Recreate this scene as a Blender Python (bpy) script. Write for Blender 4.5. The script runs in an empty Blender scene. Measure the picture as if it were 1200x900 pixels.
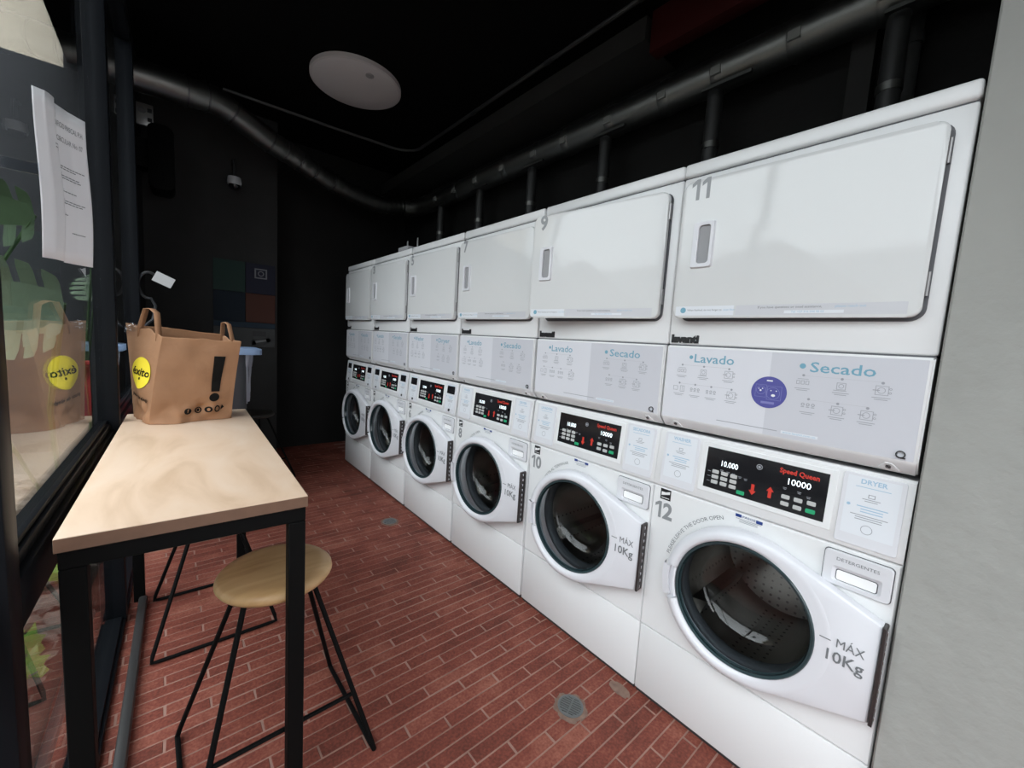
import bpy, bmesh, math, random
from mathutils import Vector, Matrix, noise

random.seed(7)
SC = bpy.context.scene
COL = SC.collection

# ------------------------------------------------------------------ camera
cd = bpy.data.cameras.new('camera')
cam = bpy.data.objects.new('camera', cd)
COL.objects.link(cam)
cd.sensor_width = 36.0
cd.lens = 474.0 / 1200.0 * 36.0
cd.clip_start = 0.02
PITCH, YAW, ROLL = -0.1016, 0.7069, 0.0631
fw = Vector((math.sin(YAW) * math.cos(PITCH), math.cos(YAW) * math.cos(PITCH), math.sin(PITCH)))
rt = Vector((math.cos(YAW), -math.sin(YAW), 0))
up = rt.cross(fw)
R_ = rt * math.cos(ROLL) + up * math.sin(ROLL)
U_ = up * math.cos(ROLL) - rt * math.sin(ROLL)
mw = Matrix((R_, U_, -fw)).transposed().to_4x4()
mw.translation = Vector((-1.3825, -0.0837, 1.3358))
cam.matrix_world = mw
SC.camera = cam

# ------------------------------------------------------------------ sky and exposure
SKY = 2.55
w = bpy.data.worlds.new('overcast_sky')
SC.world = w
w.use_nodes = True
bg = w.node_tree.nodes['Background']
# overcast sky: three times brighter overhead than at the horizon
nt = w.node_tree
tcw = nt.nodes.new('ShaderNodeTexCoord'); sx = nt.nodes.new('ShaderNodeSeparateXYZ')
mz = nt.nodes.new('ShaderNodeMath'); mz.operation = 'MAXIMUM'; mz.inputs[1].default_value = 0.0
cie = nt.nodes.new('ShaderNodeMath'); cie.operation = 'MULTIPLY_ADD'; cie.inputs[1].default_value = 2.0; cie.inputs[2].default_value = 1.0
stg = nt.nodes.new('ShaderNodeMath'); stg.operation = 'MULTIPLY'; stg.inputs[1].default_value = SKY
nt.links.new(tcw.outputs['Generated'], sx.inputs[0]); nt.links.new(sx.outputs['Z'], mz.inputs[0]); nt.links.new(mz.outputs[0], cie.inputs[0]); nt.links.new(cie.outputs[0], stg.inputs[0]); nt.links.new(stg.outputs[0], bg.inputs['Strength'])
bg.inputs['Color'].default_value = (0.92, 0.96, 1.0, 1)
SC.view_settings.view_transform = 'Standard'
SC.view_settings.look = 'None'
SC.view_settings.gamma = 1.0
SC.view_settings.use_curve_mapping = False
SC.view_settings.exposure = 0.0
SC.cycles.use_denoising = True
SC.cycles.max_bounces = 10
SC.cycles.diffuse_bounces = 5
SC.cycles.glossy_bounces = 5
SC.cycles.transparent_max_bounces = 16
SC.cycles.sample_clamp_indirect = 6.0

TH = math.radians(1.2)
WN = Vector((math.cos(TH), -math.sin(TH), 0))
WD = Vector((math.sin(TH), math.cos(TH), 0))
WP = Vector((-1.578, 2.15, 0))
def wl(a, b, z=0.0):
    return WP + WN * a + WD * b + Vector((0, 0, z))

def portal(loc, rot, sx, sy):
    l = bpy.data.lights.new('window_portal', 'AREA')
    l.shape = 'RECTANGLE'; l.size = sx; l.size_y = sy
    l.cycles.is_portal = True
    o = bpy.data.objects.new('window_portal', l)
    COL.objects.link(o); o.location = loc; o.rotation_euler = rot
portal(wl(-0.06, -1.10, 1.55), (0, math.radians(-90), -TH), 3.05, 5.0)
portal(Vector((-0.80, -1.70, 1.2)), (math.radians(90), 0, 0), 1.35, 2.4)

# ------------------------------------------------------------------ materials
MATS = {}
def mat(name, col, rough=0.5, metal=0.0, spec=0.5, bump=0.0, bscale=60.0, var=0.0, vscale=8.0, emit=0.0, coat=0.0, stretch=None):
    if name in MATS: return MATS[name]
    m = bpy.data.materials.new(name); m.use_nodes = True
    nt = m.node_tree; p = nt.nodes['Principled BSDF']
    c = (col[0], col[1], col[2], 1)
    p.inputs['Base Color'].default_value = c
    p.inputs['Roughness'].default_value = rough
    p.inputs['Metallic'].default_value = metal
    p.inputs['Specular IOR Level'].default_value = spec
    p.inputs['Coat Weight'].default_value = coat
    if emit:
        p.inputs['Emission Color'].default_value = c
        p.inputs['Emission Strength'].default_value = emit
    tc = nt.nodes.new('ShaderNodeTexCoord'); src = tc.outputs['Object']
    if stretch:
        mp = nt.nodes.new('ShaderNodeMapping'); mp.inputs['Scale'].default_value = stretch
        nt.links.new(src, mp.inputs['Vector']); src = mp.outputs['Vector']
    if var:
        n = nt.nodes.new('ShaderNodeTexNoise'); n.inputs['Scale'].default_value = vscale; n.inputs['Detail'].default_value = 6
        nt.links.new(src, n.inputs['Vector'])
        mx = nt.nodes.new('ShaderNodeMix'); mx.data_type = 'RGBA'
        mx.inputs['A'].default_value = tuple(min(1, v * (1 - var)) for v in col) + (1,)
        mx.inputs['B'].default_value = tuple(min(1, v * (1 + var)) for v in col) + (1,)
        nt.links.new(n.outputs['Fac'], mx.inputs['Factor'])
        nt.links.new(mx.outputs['Result'], p.inputs['Base Color'])
    if bump:
        n2 = nt.nodes.new('ShaderNodeTexNoise'); n2.inputs['Scale'].default_value = bscale; n2.inputs['Detail'].default_value = 5
        nt.links.new(src, n2.inputs['Vector'])
        b = nt.nodes.new('ShaderNodeBump'); b.inputs['Strength'].default_value = bump; b.inputs['Distance'].default_value = 0.01
        nt.links.new(n2.outputs['Fac'], b.inputs['Height']); nt.links.new(b.outputs['Normal'], p.inputs['Normal'])
    MATS[name] = m
    return m

def glass_mat(name, tint, r0=0.04, rough=0.0):
    m = bpy.data.materials.new(name); m.use_nodes = True
    nt = m.node_tree; nt.nodes.clear()
    out = nt.nodes.new('ShaderNodeOutputMaterial')
    tr = nt.nodes.new('ShaderNodeBsdfTransparent'); tr.inputs['Color'].default_value = tint + (1,)
    gl = nt.nodes.new('ShaderNodeBsdfGlossy'); gl.inputs['Roughness'].default_value = rough
    lw = nt.nodes.new('ShaderNodeLayerWeight'); lw.inputs['Blend'].default_value = 0.5
    pw = nt.nodes.new('ShaderNodeMath'); pw.operation = 'POWER'; pw.inputs[1].default_value = 5.0
    ma = nt.nodes.new('ShaderNodeMath'); ma.operation = 'MULTIPLY_ADD'; ma.inputs[1].default_value = 1 - r0; ma.inputs[2].default_value = r0
    mx = nt.nodes.new('ShaderNodeMixShader')
    nt.links.new(lw.outputs['Facing'], pw.inputs[0]); nt.links.new(pw.outputs[0], ma.inputs[0])
    nt.links.new(ma.outputs[0], mx.inputs[0]); nt.links.new(tr.outputs[0], mx.inputs[1]); nt.links.new(gl.outputs[0], mx.inputs[2])
    nt.links.new(mx.outputs[0], out.inputs['Surface'])
    return m

ENAMEL = mat('white_enamel', (0.78, 0.78, 0.785), 0.28, bump=0.012, bscale=140)
GLOSSW = mat('gloss_white_door', (0.70, 0.705, 0.705), 0.09, bump=0.03, bscale=2.5)
PLASTW = mat('white_plastic', (0.70, 0.70, 0.735), 0.32)
PANELG = mat('instruction_sheet_light', (0.70, 0.70, 0.745), 0.35)
PANELD = mat('instruction_sheet_grey', (0.60, 0.60, 0.645), 0.35)
GASKET = mat('grey_seal', (0.10, 0.10, 0.11), 0.5)
RUBBER = mat('black_rubber', (0.03, 0.03, 0.032), 0.45)
INKG = mat('grey_ink', (0.17, 0.18, 0.19), 0.5)
INKL = mat('light_grey_ink', (0.33, 0.34, 0.37), 0.5)
INKN = mat('number_grey', (0.27, 0.28, 0.29), 0.35)
INKK = mat('black_ink', (0.015, 0.015, 0.016), 0.4)
INKB = mat('sky_blue_ink', (0.17, 0.37, 0.48), 0.5)
INKP = mat('pale_blue_ink', (0.36, 0.52, 0.66), 0.5)
NAVYI = mat('navy_ink', (0.02, 0.05, 0.22), 0.4)
PURPLE = mat('purple_sticker', (0.085, 0.085, 0.32), 0.4)
WHITEI = mat('white_ink', (0.85, 0.85, 0.85), 0.5)
CARD = mat('label_card', (0.74, 0.76, 0.80), 0.3)
BLACKD = mat('black_display', (0.012, 0.012, 0.014), 0.12)
BTN = mat('button_grey', (0.5, 0.5, 0.49), 0.4)
BTNG = mat('button_green', (0.02, 0.36, 0.16), 0.4)
REDI = mat('red_ink', (0.62, 0.04, 0.025), 0.4)
LED = mat('led_digits', (0.85, 0.95, 1.0), 0.4, emit=1.6)
STEEL = mat('stainless', (0.42, 0.41, 0.40), 0.28, metal=1.0)
CHROME = mat('chrome', (0.6, 0.6, 0.62), 0.15, metal=1.0)
HINGE = mat('hinge_dark', (0.07, 0.06, 0.06), 0.4, metal=0.6)
TEAL = mat('teal_lens_edge', (0.028, 0.050, 0.055), 0.12)
DUCT = mat('galvanised_duct', (0.19, 0.19, 0.18), 0.40, metal=1.0, bump=0.25, bscale=9)
BLACKM = mat('black_steel', (0.004, 0.004, 0.004), 0.6, spec=0.08)
FRAMEM = mat('window_frame_black', (0.007, 0.008, 0.010), 0.45, spec=0.08)
WALLB = mat('black_wall', (0.014, 0.0135, 0.013), 0.85, spec=0.15, bump=0.2, bscale=30, var=0.25, vscale=3)
WALLB2 = mat('charcoal_wall', (0.030, 0.029, 0.028), 0.85, spec=0.15, bump=0.2, bscale=30, var=0.25, vscale=3)
CEILM = mat('black_ceiling', (0.005, 0.005, 0.005), 0.95, spec=0.05)
GREYW = mat('grey_plaster', (0.33, 0.33, 0.31), 0.75, bump=0.35, bscale=26, var=0.10, vscale=5)
MORTAR = mat('mortar', (0.29, 0.165, 0.13), 0.9, var=0.55, vscale=13)
CEMENT = mat('grey_cement_patch', (0.20, 0.125, 0.095), 0.9, var=0.45, vscale=40)
IRON = mat('cast_iron_grate', (0.15, 0.155, 0.155), 0.55, metal=0.3)
DARKHOLE = mat('drain_hole', (0.004, 0.004, 0.004), 0.9)
PAPER = mat('white_paper', (0.82, 0.82, 0.84), 0.8)
REDP = mat('dark_red_paint', (0.035, 0.002, 0.002), 0.7, spec=0.2)
GLASS = glass_mat('window_glass', (0.94, 0.96, 0.96))
BOWL = glass_mat('door_glass_bowl', (0.50, 0.53, 0.55), 0.045)
CLEARP = glass_mat('clear_plastic', (0.86, 0.88, 0.92), 0.10, 0.12)

def brick_mat():
    m = bpy.data.materials.new('red_clay_brick'); m.use_nodes = True
    nt = m.node_tree; p = nt.nodes['Principled BSDF']
    oi = nt.nodes.new('ShaderNodeObjectInfo')
    geo = nt.nodes.new('ShaderNodeNewGeometry')
    n = nt.nodes.new('ShaderNodeTexNoise'); n.inputs['Scale'].default_value = 3.6; n.inputs['Detail'].default_value = 10; n.inputs['Roughness'].default_value = 0.75
    nt.links.new(geo.outputs['Position'], n.inputs['Vector'])
    n3 = nt.nodes.new('ShaderNodeTexNoise'); n3.inputs['Scale'].default_value = 110.0; n3.inputs['Detail'].default_value = 3
    nt.links.new(geo.outputs['Position'], n3.inputs['Vector'])
    ad = nt.nodes.new('ShaderNodeMath'); ad.operation = 'MULTIPLY_ADD'; ad.inputs[1].default_value = 0.16
    nt.links.new(oi.outputs['Random'], ad.inputs[0]); nt.links.new(n.outputs['Fac'], ad.inputs[2])
    ra = nt.nodes.new('ShaderNodeMath'); ra.operation = 'MULTIPLY_ADD'; ra.inputs[1].default_value = 0.5; ra.inputs[2].default_value = -0.25
    nt.links.new(n3.outputs['Fac'], ra.inputs[0])
    ad2 = nt.nodes.new('ShaderNodeMath'); nt.links.new(ad.outputs[0], ad2.inputs[0]); nt.links.new(ra.outputs[0], ad2.inputs[1])
    cr = nt.nodes.new('ShaderNodeValToRGB')
    e = cr.color_ramp.elements
    e[0].position = 0.36; e[0].color = (0.10, 0.030, 0.021, 1)
    e[1].position = 0.80; e[1].color = (0.30, 0.11, 0.075, 1)
    k = e.new(0.58); k.color = (0.19, 0.052, 0.036, 1)
    nt.links.new(ad2.outputs[0], cr.inputs[0]); nt.links.new(cr.outputs[0], p.inputs['Base Color'])
    p.inputs['Roughness'].default_value = 0.6; p.inputs['Specular IOR Level'].default_value = 0.2
    b = nt.nodes.new('ShaderNodeBump'); b.inputs['Strength'].default_value = 0.35; b.inputs['Distance'].default_value = 0.004
    nt.links.new(n3.outputs['Fac'], b.inputs['Height']); nt.links.new(b.outputs['Normal'], p.inputs['Normal'])
    return m
BRICK = brick_mat()

def wood_mat(name, c1, c2, c3, scale, sx):
    m = bpy.data.materials.new(name); m.use_nodes = True
    nt = m.node_tree; p = nt.nodes['Principled BSDF']
    tc = nt.nodes.new('ShaderNodeTexCoord'); mp = nt.nodes.new('ShaderNodeMapping')
    mp.inputs['Scale'].default_value = sx
    nt.links.new(tc.outputs['Object'], mp.inputs['Vector'])
    n = nt.nodes.new('ShaderNodeTexNoise'); n.inputs['Scale'].default_value = scale; n.inputs['Detail'].default_value = 7; n.inputs['Distortion'].default_value = 1.2
    nt.links.new(mp.outputs['Vector'], n.inputs['Vector'])
    cr = nt.nodes.new('ShaderNodeValToRGB'); e = cr.color_ramp.elements
    e[0].position = 0.30; e[0].color = c1 + (1,)
    e[1].position = 0.72; e[1].color = c3 + (1,)
    k = e.new(0.48); k.color = c2 + (1,)
    nt.links.new(n.outputs['Fac'], cr.inputs[0]); nt.links.new(cr.outputs[0], p.inputs['Base Color'])
    p.inputs['Roughness'].default_value = 0.42
    return m
WOOD = wood_mat('blond_tabletop_wood', (0.58, 0.40, 0.27), (0.69, 0.50, 0.36), (0.74, 0.57, 0.44), 2.2, (3.0, 0.9, 3.0))
SEATW = wood_mat('stool_seat_wood', (0.44, 0.26, 0.115), (0.53, 0.33, 0.155), (0.60, 0.39, 0.20), 3.0, (1.0, 6.0, 1.0))
BAGINK = mat('bag_black_ink', (0.012, 0.011, 0.010), 0.9, spec=0.05)
KRAFT = mat('kraft_paper', (0.30, 0.148, 0.072), 0.75, var=0.14, vscale=14, bump=0.6, bscale=12)
YELLOW = mat('yellow_print', (0.80, 0.62, 0.03), 0.6)

# ------------------------------------------------------------------ mesh helpers
class MB:
    def __init__(s): s.bm = bmesh.new()
    def box(s, lo, hi, bev=0.0, seg=2):
        g = bmesh.ops.create_cube(s.bm, size=1.0)['verts']
        for v in g:
            v.co = Vector([lo[i] + (v.co[i] + 0.5) * (hi[i] - lo[i]) for i in range(3)])
        if bev:
            ed = list({e for v in g for e in v.link_edges})
            bmesh.ops.bevel(s.bm, geom=ed, offset=bev, segments=seg, profile=0.5, affect='EDGES', clamp_overlap=True)
        return s
    def tube(s, path, r, n=8, closed=False, cap=True, radii=None):
        P = [Vector(p) for p in path]; L = len(P); rings = []
        t0 = (P[1] - P[0]).normalized()
        a = Vector((0, 0, 1)) if abs(t0.z) < 0.9 else Vector((1, 0, 0))
        u = t0.cross(a).normalized()
        for i in range(L):
            if closed: t = (P[(i + 1) % L] - P[i - 1]).normalized()
            elif i == 0: t = t0
            elif i == L - 1: t = (P[i] - P[i - 1]).normalized()
            else: t = ((P[i + 1] - P[i]).normalized() + (P[i] - P[i - 1]).normalized()).normalized()
            u = (u - t * u.dot(t)).normalized(); v = t.cross(u)
            rr = radii[i] if radii else r
            rings.append([s.bm.verts.new(P[i] + (u * math.cos(2 * math.pi * k / n) + v * math.sin(2 * math.pi * k / n)) * rr) for k in range(n)])
        for i in range(L if closed else L - 1):
            A, B = rings[i], rings[(i + 1) % L]
            for k in range(n): s.bm.faces.new((A[k], A[(k + 1) % n], B[(k + 1) % n], B[k]))
        if cap and not closed:
            s.bm.faces.new(rings[0][::-1]); s.bm.faces.new(rings[-1])
        return s
    def lathe(s, prof, c, axis='y', n=48, a0=0.0, a1=2 * math.pi, full=True):
        """profile of (radius, offset along axis) about point c"""
        rings = []; m = n if full else n + 1
        for r, h in prof:
            ring = []
            for k in range(m):
                t = a0 + (a1 - a0) * k / n
                x, z = r * math.cos(t), r * math.sin(t)
                if axis == 'y': co = (c[0] + x, c[1] + h, c[2] + z)
                else: co = (c[0] + x, c[1] + z, c[2] + h)
                ring.append(s.bm.verts.new(co))
            rings.append(ring)
        for A, B in zip(rings, rings[1:]):
            for k in range(n):
                k2 = (k + 1) % m
                try: s.bm.faces.new((A[k], A[k2], B[k2], B[k]))
                except ValueError: pass
        s.rings = rings
        return s
    def cap(s, i, flip=False):
        f = s.rings[i][::-1] if flip else s.rings[i]
        s.bm.faces.new(f); return s
    def prism(s, poly, d0, d1, plane='xz', bev=0.0, seg=2):
        def co(p, d): return (p[0], d, p[1]) if plane == 'xz' else ((p[0], p[1], d) if plane == 'xy' else (d, p[0], p[1]))
        A = [s.bm.verts.new(co(p, d0)) for p in poly]; B = [s.bm.verts.new(co(p, d1)) for p in poly]; n = len(A)
        f0 = s.bm.faces.new(A); f1 = s.bm.faces.new(B[::-1])
        for k in range(n): s.bm.faces.new((A[k], B[k], B[(k + 1) % n], A[(k + 1) % n]))
        if bev:
            bmesh.ops.bevel(s.bm, geom=list(f0.edges), offset=bev, segments=seg, profile=0.5, affect='EDGES', clamp_overlap=True)
        return s
    def quad(s, *p):
        s.bm.faces.new([s.bm.verts.new(q) for q in p]); return s
    def mesh(s, name, material, smooth=True, ang=38):
        bmesh.ops.remove_doubles(s.bm, verts=s.bm.verts, dist=1e-6)
        bmesh.ops.recalc_face_normals(s.bm, faces=s.bm.faces)
        me = bpy.data.meshes.new(name); s.bm.to_mesh(me); s.bm.free()
        if material: me.materials.append(material)
        if smooth and len(me.polygons):
            me.polygons.foreach_set('use_smooth', [True] * len(me.polygons))
            me.set_sharp_from_angle(angle=math.radians(ang))
        return me

def link(name, me, parent=None, loc=None, rot=None):
    o = bpy.data.objects.new(name, me); COL.objects.link(o)
    if parent is not None: o.parent = parent
    if loc is not None: o.location = loc
    if rot is not None: o.rotation_euler = rot
    return o
def tag(o, label, cat, group=None):
    o['label'] = label; o['category'] = cat
    if group: o['group'] = group
    return o
def thing(name, label, cat, loc=(0, 0, 0), rz=0.0, group=None):
    return tag(link(name, None, None, loc, (0, 0, rz)), label, cat, group)
def struct(name, me, parent=None, loc=None, rot=None):
    o = link(name, me, parent, loc, rot)
    if parent is None: o['kind'] = 'structure'
    return o
def stf(o):
    o['kind'] = 'stuff'; return o
CACHE = {}
def cached(key, fn):
    if key not in CACHE: CACHE[key] = fn()
    return CACHE[key]

def rrect(x0, x1, z0, z1, r, n=6):
    pts = []
    for cx, cz, a in ((x1 - r, z1 - r, 0), (x0 + r, z1 - r, 90), (x0 + r, z0 + r, 180), (x1 - r, z0 + r, 270)):
        for k in range(n + 1):
            t = math.radians(a + 90 * k / n); pts.append((cx + r * math.cos(t), cz + r * math.sin(t)))
    return pts

def text_raw(body, size, align='CENTER', offset=0.0, res=2):
    """flat lettering as vertex and face lists in the xy plane"""
    c = bpy.data.curves.new('lettering', 'FONT'); c.body = body; c.size = size
    c.align_x = align; c.align_y = 'CENTER'; c.resolution_u = res; c.offset = offset
    o = bpy.data.objects.new('lettering', c); COL.objects.link(o)
    bpy.context.view_layer.update()
    me = bpy.data.meshes.new_from_object(o.evaluated_get(bpy.context.evaluated_depsgraph_get()))
    V = [v.co.copy() for v in me.vertices]; F = [tuple(p.vertices) for p in me.polygons]
    bpy.data.objects.remove(o); bpy.data.curves.remove(c); bpy.data.meshes.remove(me)
    return V, F
class Print:
    """collects flat printing (lettering, lines, dots) on a front plane: x to the right, z up, lying at depth y"""
    def __init__(s): s.V = []; s.F = []
    def add(s, V, F):
        o = len(s.V); s.V += V; s.F += [tuple(i + o for i in f) for f in F]
    def text(s, body, x, z, size, align='CENTER', offset=0.0, fitw=None, bend=None):
        V, F = text_raw(body, size, align, offset)
        if fitw:
            xs = [v.x for v in V]; k = fitw / (max(xs) - min(xs)); 
            for v in V: v.x *= k
        if bend:                     # (radius, start angle): lettering along an arc about (x, z), read clockwise
            rad, a0 = bend; mn = min(v.x for v in V)
            s.add([(x + (rad + v.y) * math.cos(a0 - (v.x - mn) / rad), z + (rad + v.y) * math.sin(a0 - (v.x - mn) / rad)) for v in V], F)
        else: s.add([(x + v.x, z + v.y) for v in V], F)
        return s
    def rect(s, x0, x1, z0, z1): s.add([(x0, z0), (x1, z0), (x1, z1), (x0, z1)], [(0, 1, 2, 3)]); return s
    def poly(s, p): s.add(list(p), [tuple(range(len(p)))]); return s
    def disc(s, x, z, r, n=20, rz=None): return s.poly([(x + r * math.cos(2 * math.pi * k / n), z + (rz or r) * math.sin(2 * math.pi * k / n)) for k in range(n)])
    def ring(s, x, z, r, w, n=20):
        V = []; F = []
        for k in range(n):
            c, q = math.cos(2 * math.pi * k / n), math.sin(2 * math.pi * k / n)
            V += [(x + r * c, z + r * q), (x + (r - w) * c, z + (r - w) * q)]
            a, b = 2 * k, 2 * ((k + 1) % n); F.append((a, b, b + 1, a + 1))
        s.add(V, F); return s
    def frame(s, x0, x1, z0, z1, w): return s.rect(x0, x1, z0, z0 + w).rect(x0, x1, z1 - w, z1).rect(x0, x0 + w, z0, z1).rect(x1 - w, x1, z0, z1)
    def lines(s, x, z, wd, n, th=0.0022, gap=0.0055):
        for k in range(n):
            ww = wd * (1.0 if k == 0 else 0.72); s.rect(x - ww / 2, x + ww / 2, z - k * gap - th, z - k * gap)
        return s
    def mesh(s, name, material, y=0.0, fn=None):
        me = bpy.data.meshes.new(name)
        me.from_pydata([fn(*p) if fn else (p[0], y, p[1]) for p in s.V], [], s.F); me.materials.append(material); me.update()
        return me

# ------------------------------------------------------------------ the setting
ROOM_Y0, ROOM_Y1, CEIL = -1.65, 4.95, 3.30
fl = struct('floor', MB().box((-1.75, ROOM_Y0 - 0.1, -0.12), (1.0, ROOM_Y1 + 0.1, -0.0018)).mesh('floor', MORTAR))
# bricks: long thin clay pavers laid across the room, each course shifted by a third
BL, BP = 0.378, 0.0512
bricks = []
for r in range(-46, 83):
    yc = 0.7405 + BP * r
    x0 = -0.407 - 0.126 * r
    k0 = math.floor((-1.72 - x0) / BL)
    for k in range(k0, k0 + 6):
        xa, xb = x0 + k * BL, x0 + (k + 1) * BL
        if xb < -1.70 or xa > 0.03: continue
        bricks.append((xa, xb, yc))
def visible(b):
    return b[2] > 0.40 and b[1] > -1.50 and b[0] < -0.01
vis = sorted([b for b in bricks if visible(b)], key=lambda b: b[2])
single = set(vis[:300])
variants = []
for q in range(5):
    rs = random.Random(q)
    m_ = MB().box((-BL / 2 + 0.0034, -BP / 2 + 0.0026, -0.03), (BL / 2 - 0.0034, BP / 2 - 0.0026, 0.0))
    for v in m_.bm.verts:
        v.co.x += rs.uniform(-0.0012, 0.0012); v.co.y += rs.uniform(-0.0010, 0.0010)
    top = [f for f in m_.bm.faces if f.normal.z > 0.9]
    bmesh.ops.bevel(m_.bm, geom=[e for f in top for e in f.edges], offset=0.0015, segments=1, affect='EDGES')
    variants.append(m_.mesh('brick', BRICK, smooth=False))
rest = MB()
for i, b in enumerate(bricks):
    xm = (b[0] + b[1]) / 2
    dz = random.uniform(-0.0012, 0.0006)
    if b in single:
        link('brick', random.choice(variants), fl, (xm, b[2], dz), (random.uniform(-.003, .003), random.uniform(-.002, .002), random.uniform(-.003, .003) + random.choice((0, math.pi))))
    else:
        rest.box((b[0] + 0.0032, b[2] - BP / 2 + 0.003, -0.03), (b[1] - 0.0032, b[2] + BP / 2 - 0.003, dz))
ro = link('bricks_far', rest.mesh('bricks_far', BRICK, smooth=False), fl); ro['kind'] = 'stuff'
# worn cement around the drain and by the machine feet
def blob(cx, cy, r, n, seed, stretch=(1, 1)):
    rs = random.Random(seed); pts = []; n *= 3
    for k in range(n):
        t = 2 * math.pi * k / n; q = r * (1 + 0.22 * noise.noise(Vector((math.cos(t) * 2, math.sin(t) * 2, seed))) + rs.uniform(-0.05, 0.05))
        pts.append((cx + q * math.cos(t) * stretch[0], cy + q * math.sin(t) * stretch[1]))
    return pts
cp = link('cement_patch', MB().prism(blob(-0.265, 0.775, 0.060, 18, 3), -0.01, 0.0020, 'xy').mesh('cement_patch', CEMENT), fl)
cp2 = link('cement_patch', MB().prism(blob(-0.045, 0.71, 0.032, 14, 5, (0.8, 1.4)), -0.01, 0.0018, 'xy').mesh('cement_patch', CEMENT), fl)
cp3 = link('cement_patch', MB().prism(blob(-0.190, 2.57, 0.062, 16, 8), -0.01, 0.0018, 'xy').mesh('cement_patch', CEMENT), fl)

struct('ceiling', MB().box((-1.95, ROOM_Y0 - 0.1, CEIL), (1.1, ROOM_Y1 + 0.1, CEIL + 0.1)).mesh('ceiling', CEILM))
struct('wall_right', MB().box((0.95, -0.02, 0), (1.05, ROOM_Y1 + 0.1, CEIL)).mesh('wall_right', WALLB))
struct('wall_back', MB().box((-0.56, 4.95, 0), (0.95, 5.05, CEIL)).mesh('wall_back', WALLB))
struct('wall_back_left', MB().box((-1.527, 4.62, 0), (-0.54, 4.95, CEIL)).mesh('wall_back_left', WALLB2))
struct('wall_right_near', MB().box((-0.010, ROOM_Y0, 0), (1.05, -0.006, CEIL), 0.004, 1).mesh('wall_right_near', GREYW))
# front wall with an open doorway behind the viewer
fwm = MB().box((-1.95, ROOM_Y0 - 0.1, 2.4), (0.0, ROOM_Y0, CEIL)).box((-1.95, ROOM_Y0 - 0.1, 0), (-1.48, ROOM_Y0, 2.4)).box((-0.13, ROOM_Y0 - 0.1, 0), (0.0, ROOM_Y0, 2.4))
struct('wall_front', fwm.mesh('wall_front', WALLB))
# left side: window wall
RZ = -TH
def wbox(a0, a1, b0, b1, z0, z1, bev=0.0): return MB().box((a0, b0, z0), (a1, b1, z1), bev)
wo = WP.copy()
struct('wall_left', wbox(-0.10, 0.0, 1.42, 2.86, 0, CEIL).mesh('wall_left', WALLB), None, wo, (0, 0, RZ))
struct('wall_left_header', wbox(-0.10, 0.0, -3.75, 1.42, 3.06, CEIL).mesh('wall_left_header', WALLB), None, wo, (0, 0, RZ))
posts = [(-3.62, -3.57), (-2.46, -2.405), (-1.31, -1.25), (0.094, 0.150), (1.355, 1.415)]
for i in range(4):
    p0, p1 = posts[i][1], posts[i + 1][0]
    wn = link('window_%d' % (i + 1), None, None, wo, (0, 0, RZ)); wn['kind'] = 'structure'
    link('post', wbox(-0.035, 0.030, posts[i + 1][0], posts[i + 1][1], 0, 3.06, 0.004).mesh('post', FRAMEM), wn)
    if i == 0: link('post', wbox(-0.055, 0.030, posts[0][0], posts[0][1], 0, 3.06, 0.004).mesh('post', FRAMEM), wn)
    link('top_rail', wbox(-0.05, 0.022, p0, p1, 3.0, 3.06, 0.004).mesh('top_rail', FRAMEM), wn)
    mr = MB().box((-0.05, p0, 0.775), (0.016, p1, 0.870), 0.006)
    mr.box((-0.045, p0, 0.872), (0.004, p1, 0.898), 0.004).box((-0.035, p0, 0.899), (-0.004, p1, 0.912), 0.002)
    link('middle_rail', mr.mesh('middle_rail', FRAMEM), wn)
    br = MB().box((-0.05, p0, 0.0), (0.028, p1, 0.022), 0.003).box((-0.035, p0, 0.022), (0.018, p1, 0.036), 0.003)
    link('bottom_rail', br.mesh('bottom_rail', FRAMEM), wn)
    link('upper_pane', wbox(-0.016, -0.010, p0, p1, 0.905, 3.01).mesh('upper_pane', GLASS), wn)
    link('lower_pane', wbox(-0.016, -0.010, p0, p1, 0.03, 0.78).mesh('lower_pane', GLASS), wn)
tr = struct('trim_1', wbox(0.062, 0.093, -1.045, 0.235, 0, 0.034, 0.010).mesh('trim_1', mat('grey_steel_trim', (0.035, 0.034, 0.034), 0.45, spec=0.3)), None, wo, (0, 0, RZ))
# ------------------------------------------------------------------ outside: garden strip
SOIL = mat('garden_soil', (0.07, 0.065, 0.055), 0.9, bump=0.6, bscale=12, var=0.5, vscale=9)
DARKW = mat('dark_garden_wall', (0.035, 0.037, 0.042), 0.8, bump=0.2, bscale=12)
BEIGEW = mat('beige_facade', (0.55, 0.48, 0.38), 0.8, bump=0.2, bscale=20)
struct('garden_ground', MB().box((-14, -14, -0.30), (-1.64, 16, -0.04)).mesh('garden_ground', SOIL))
bank = [(-0.105, -0.04), (-0.14, 0.03), (-0.30, 0.10), (-0.60, 0.17), (-1.2, 0.20), (-1.6, -0.04)]
mb_ = MB(); rows = []
for k in range(40):
    b = -3.4 + 6.2 * k / 39
    rows.append([mb_.bm.verts.new((a + (0.03 * noise.noise(Vector((a * 5, b * 3, 0))) if 0 < q_ < 5 else 0), b, z + (0.04 * noise.noise(Vector((a * 6, b * 4, 1))) if 0 < q_ < 5 else 0))) for q_, (a, z) in enumerate(bank)])
for A, B in zip(rows, rows[1:]):
    for k in range(len(bank) - 1): mb_.bm.faces.new((A[k], A[k + 1], B[k + 1], B[k]))
for r_ in (rows[0], rows[-1]): mb_.bm.faces.new(r_)
gbk = struct('garden_bank', mb_.mesh('garden_bank', SOIL), None, wo, (0, 0, RZ))
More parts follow.
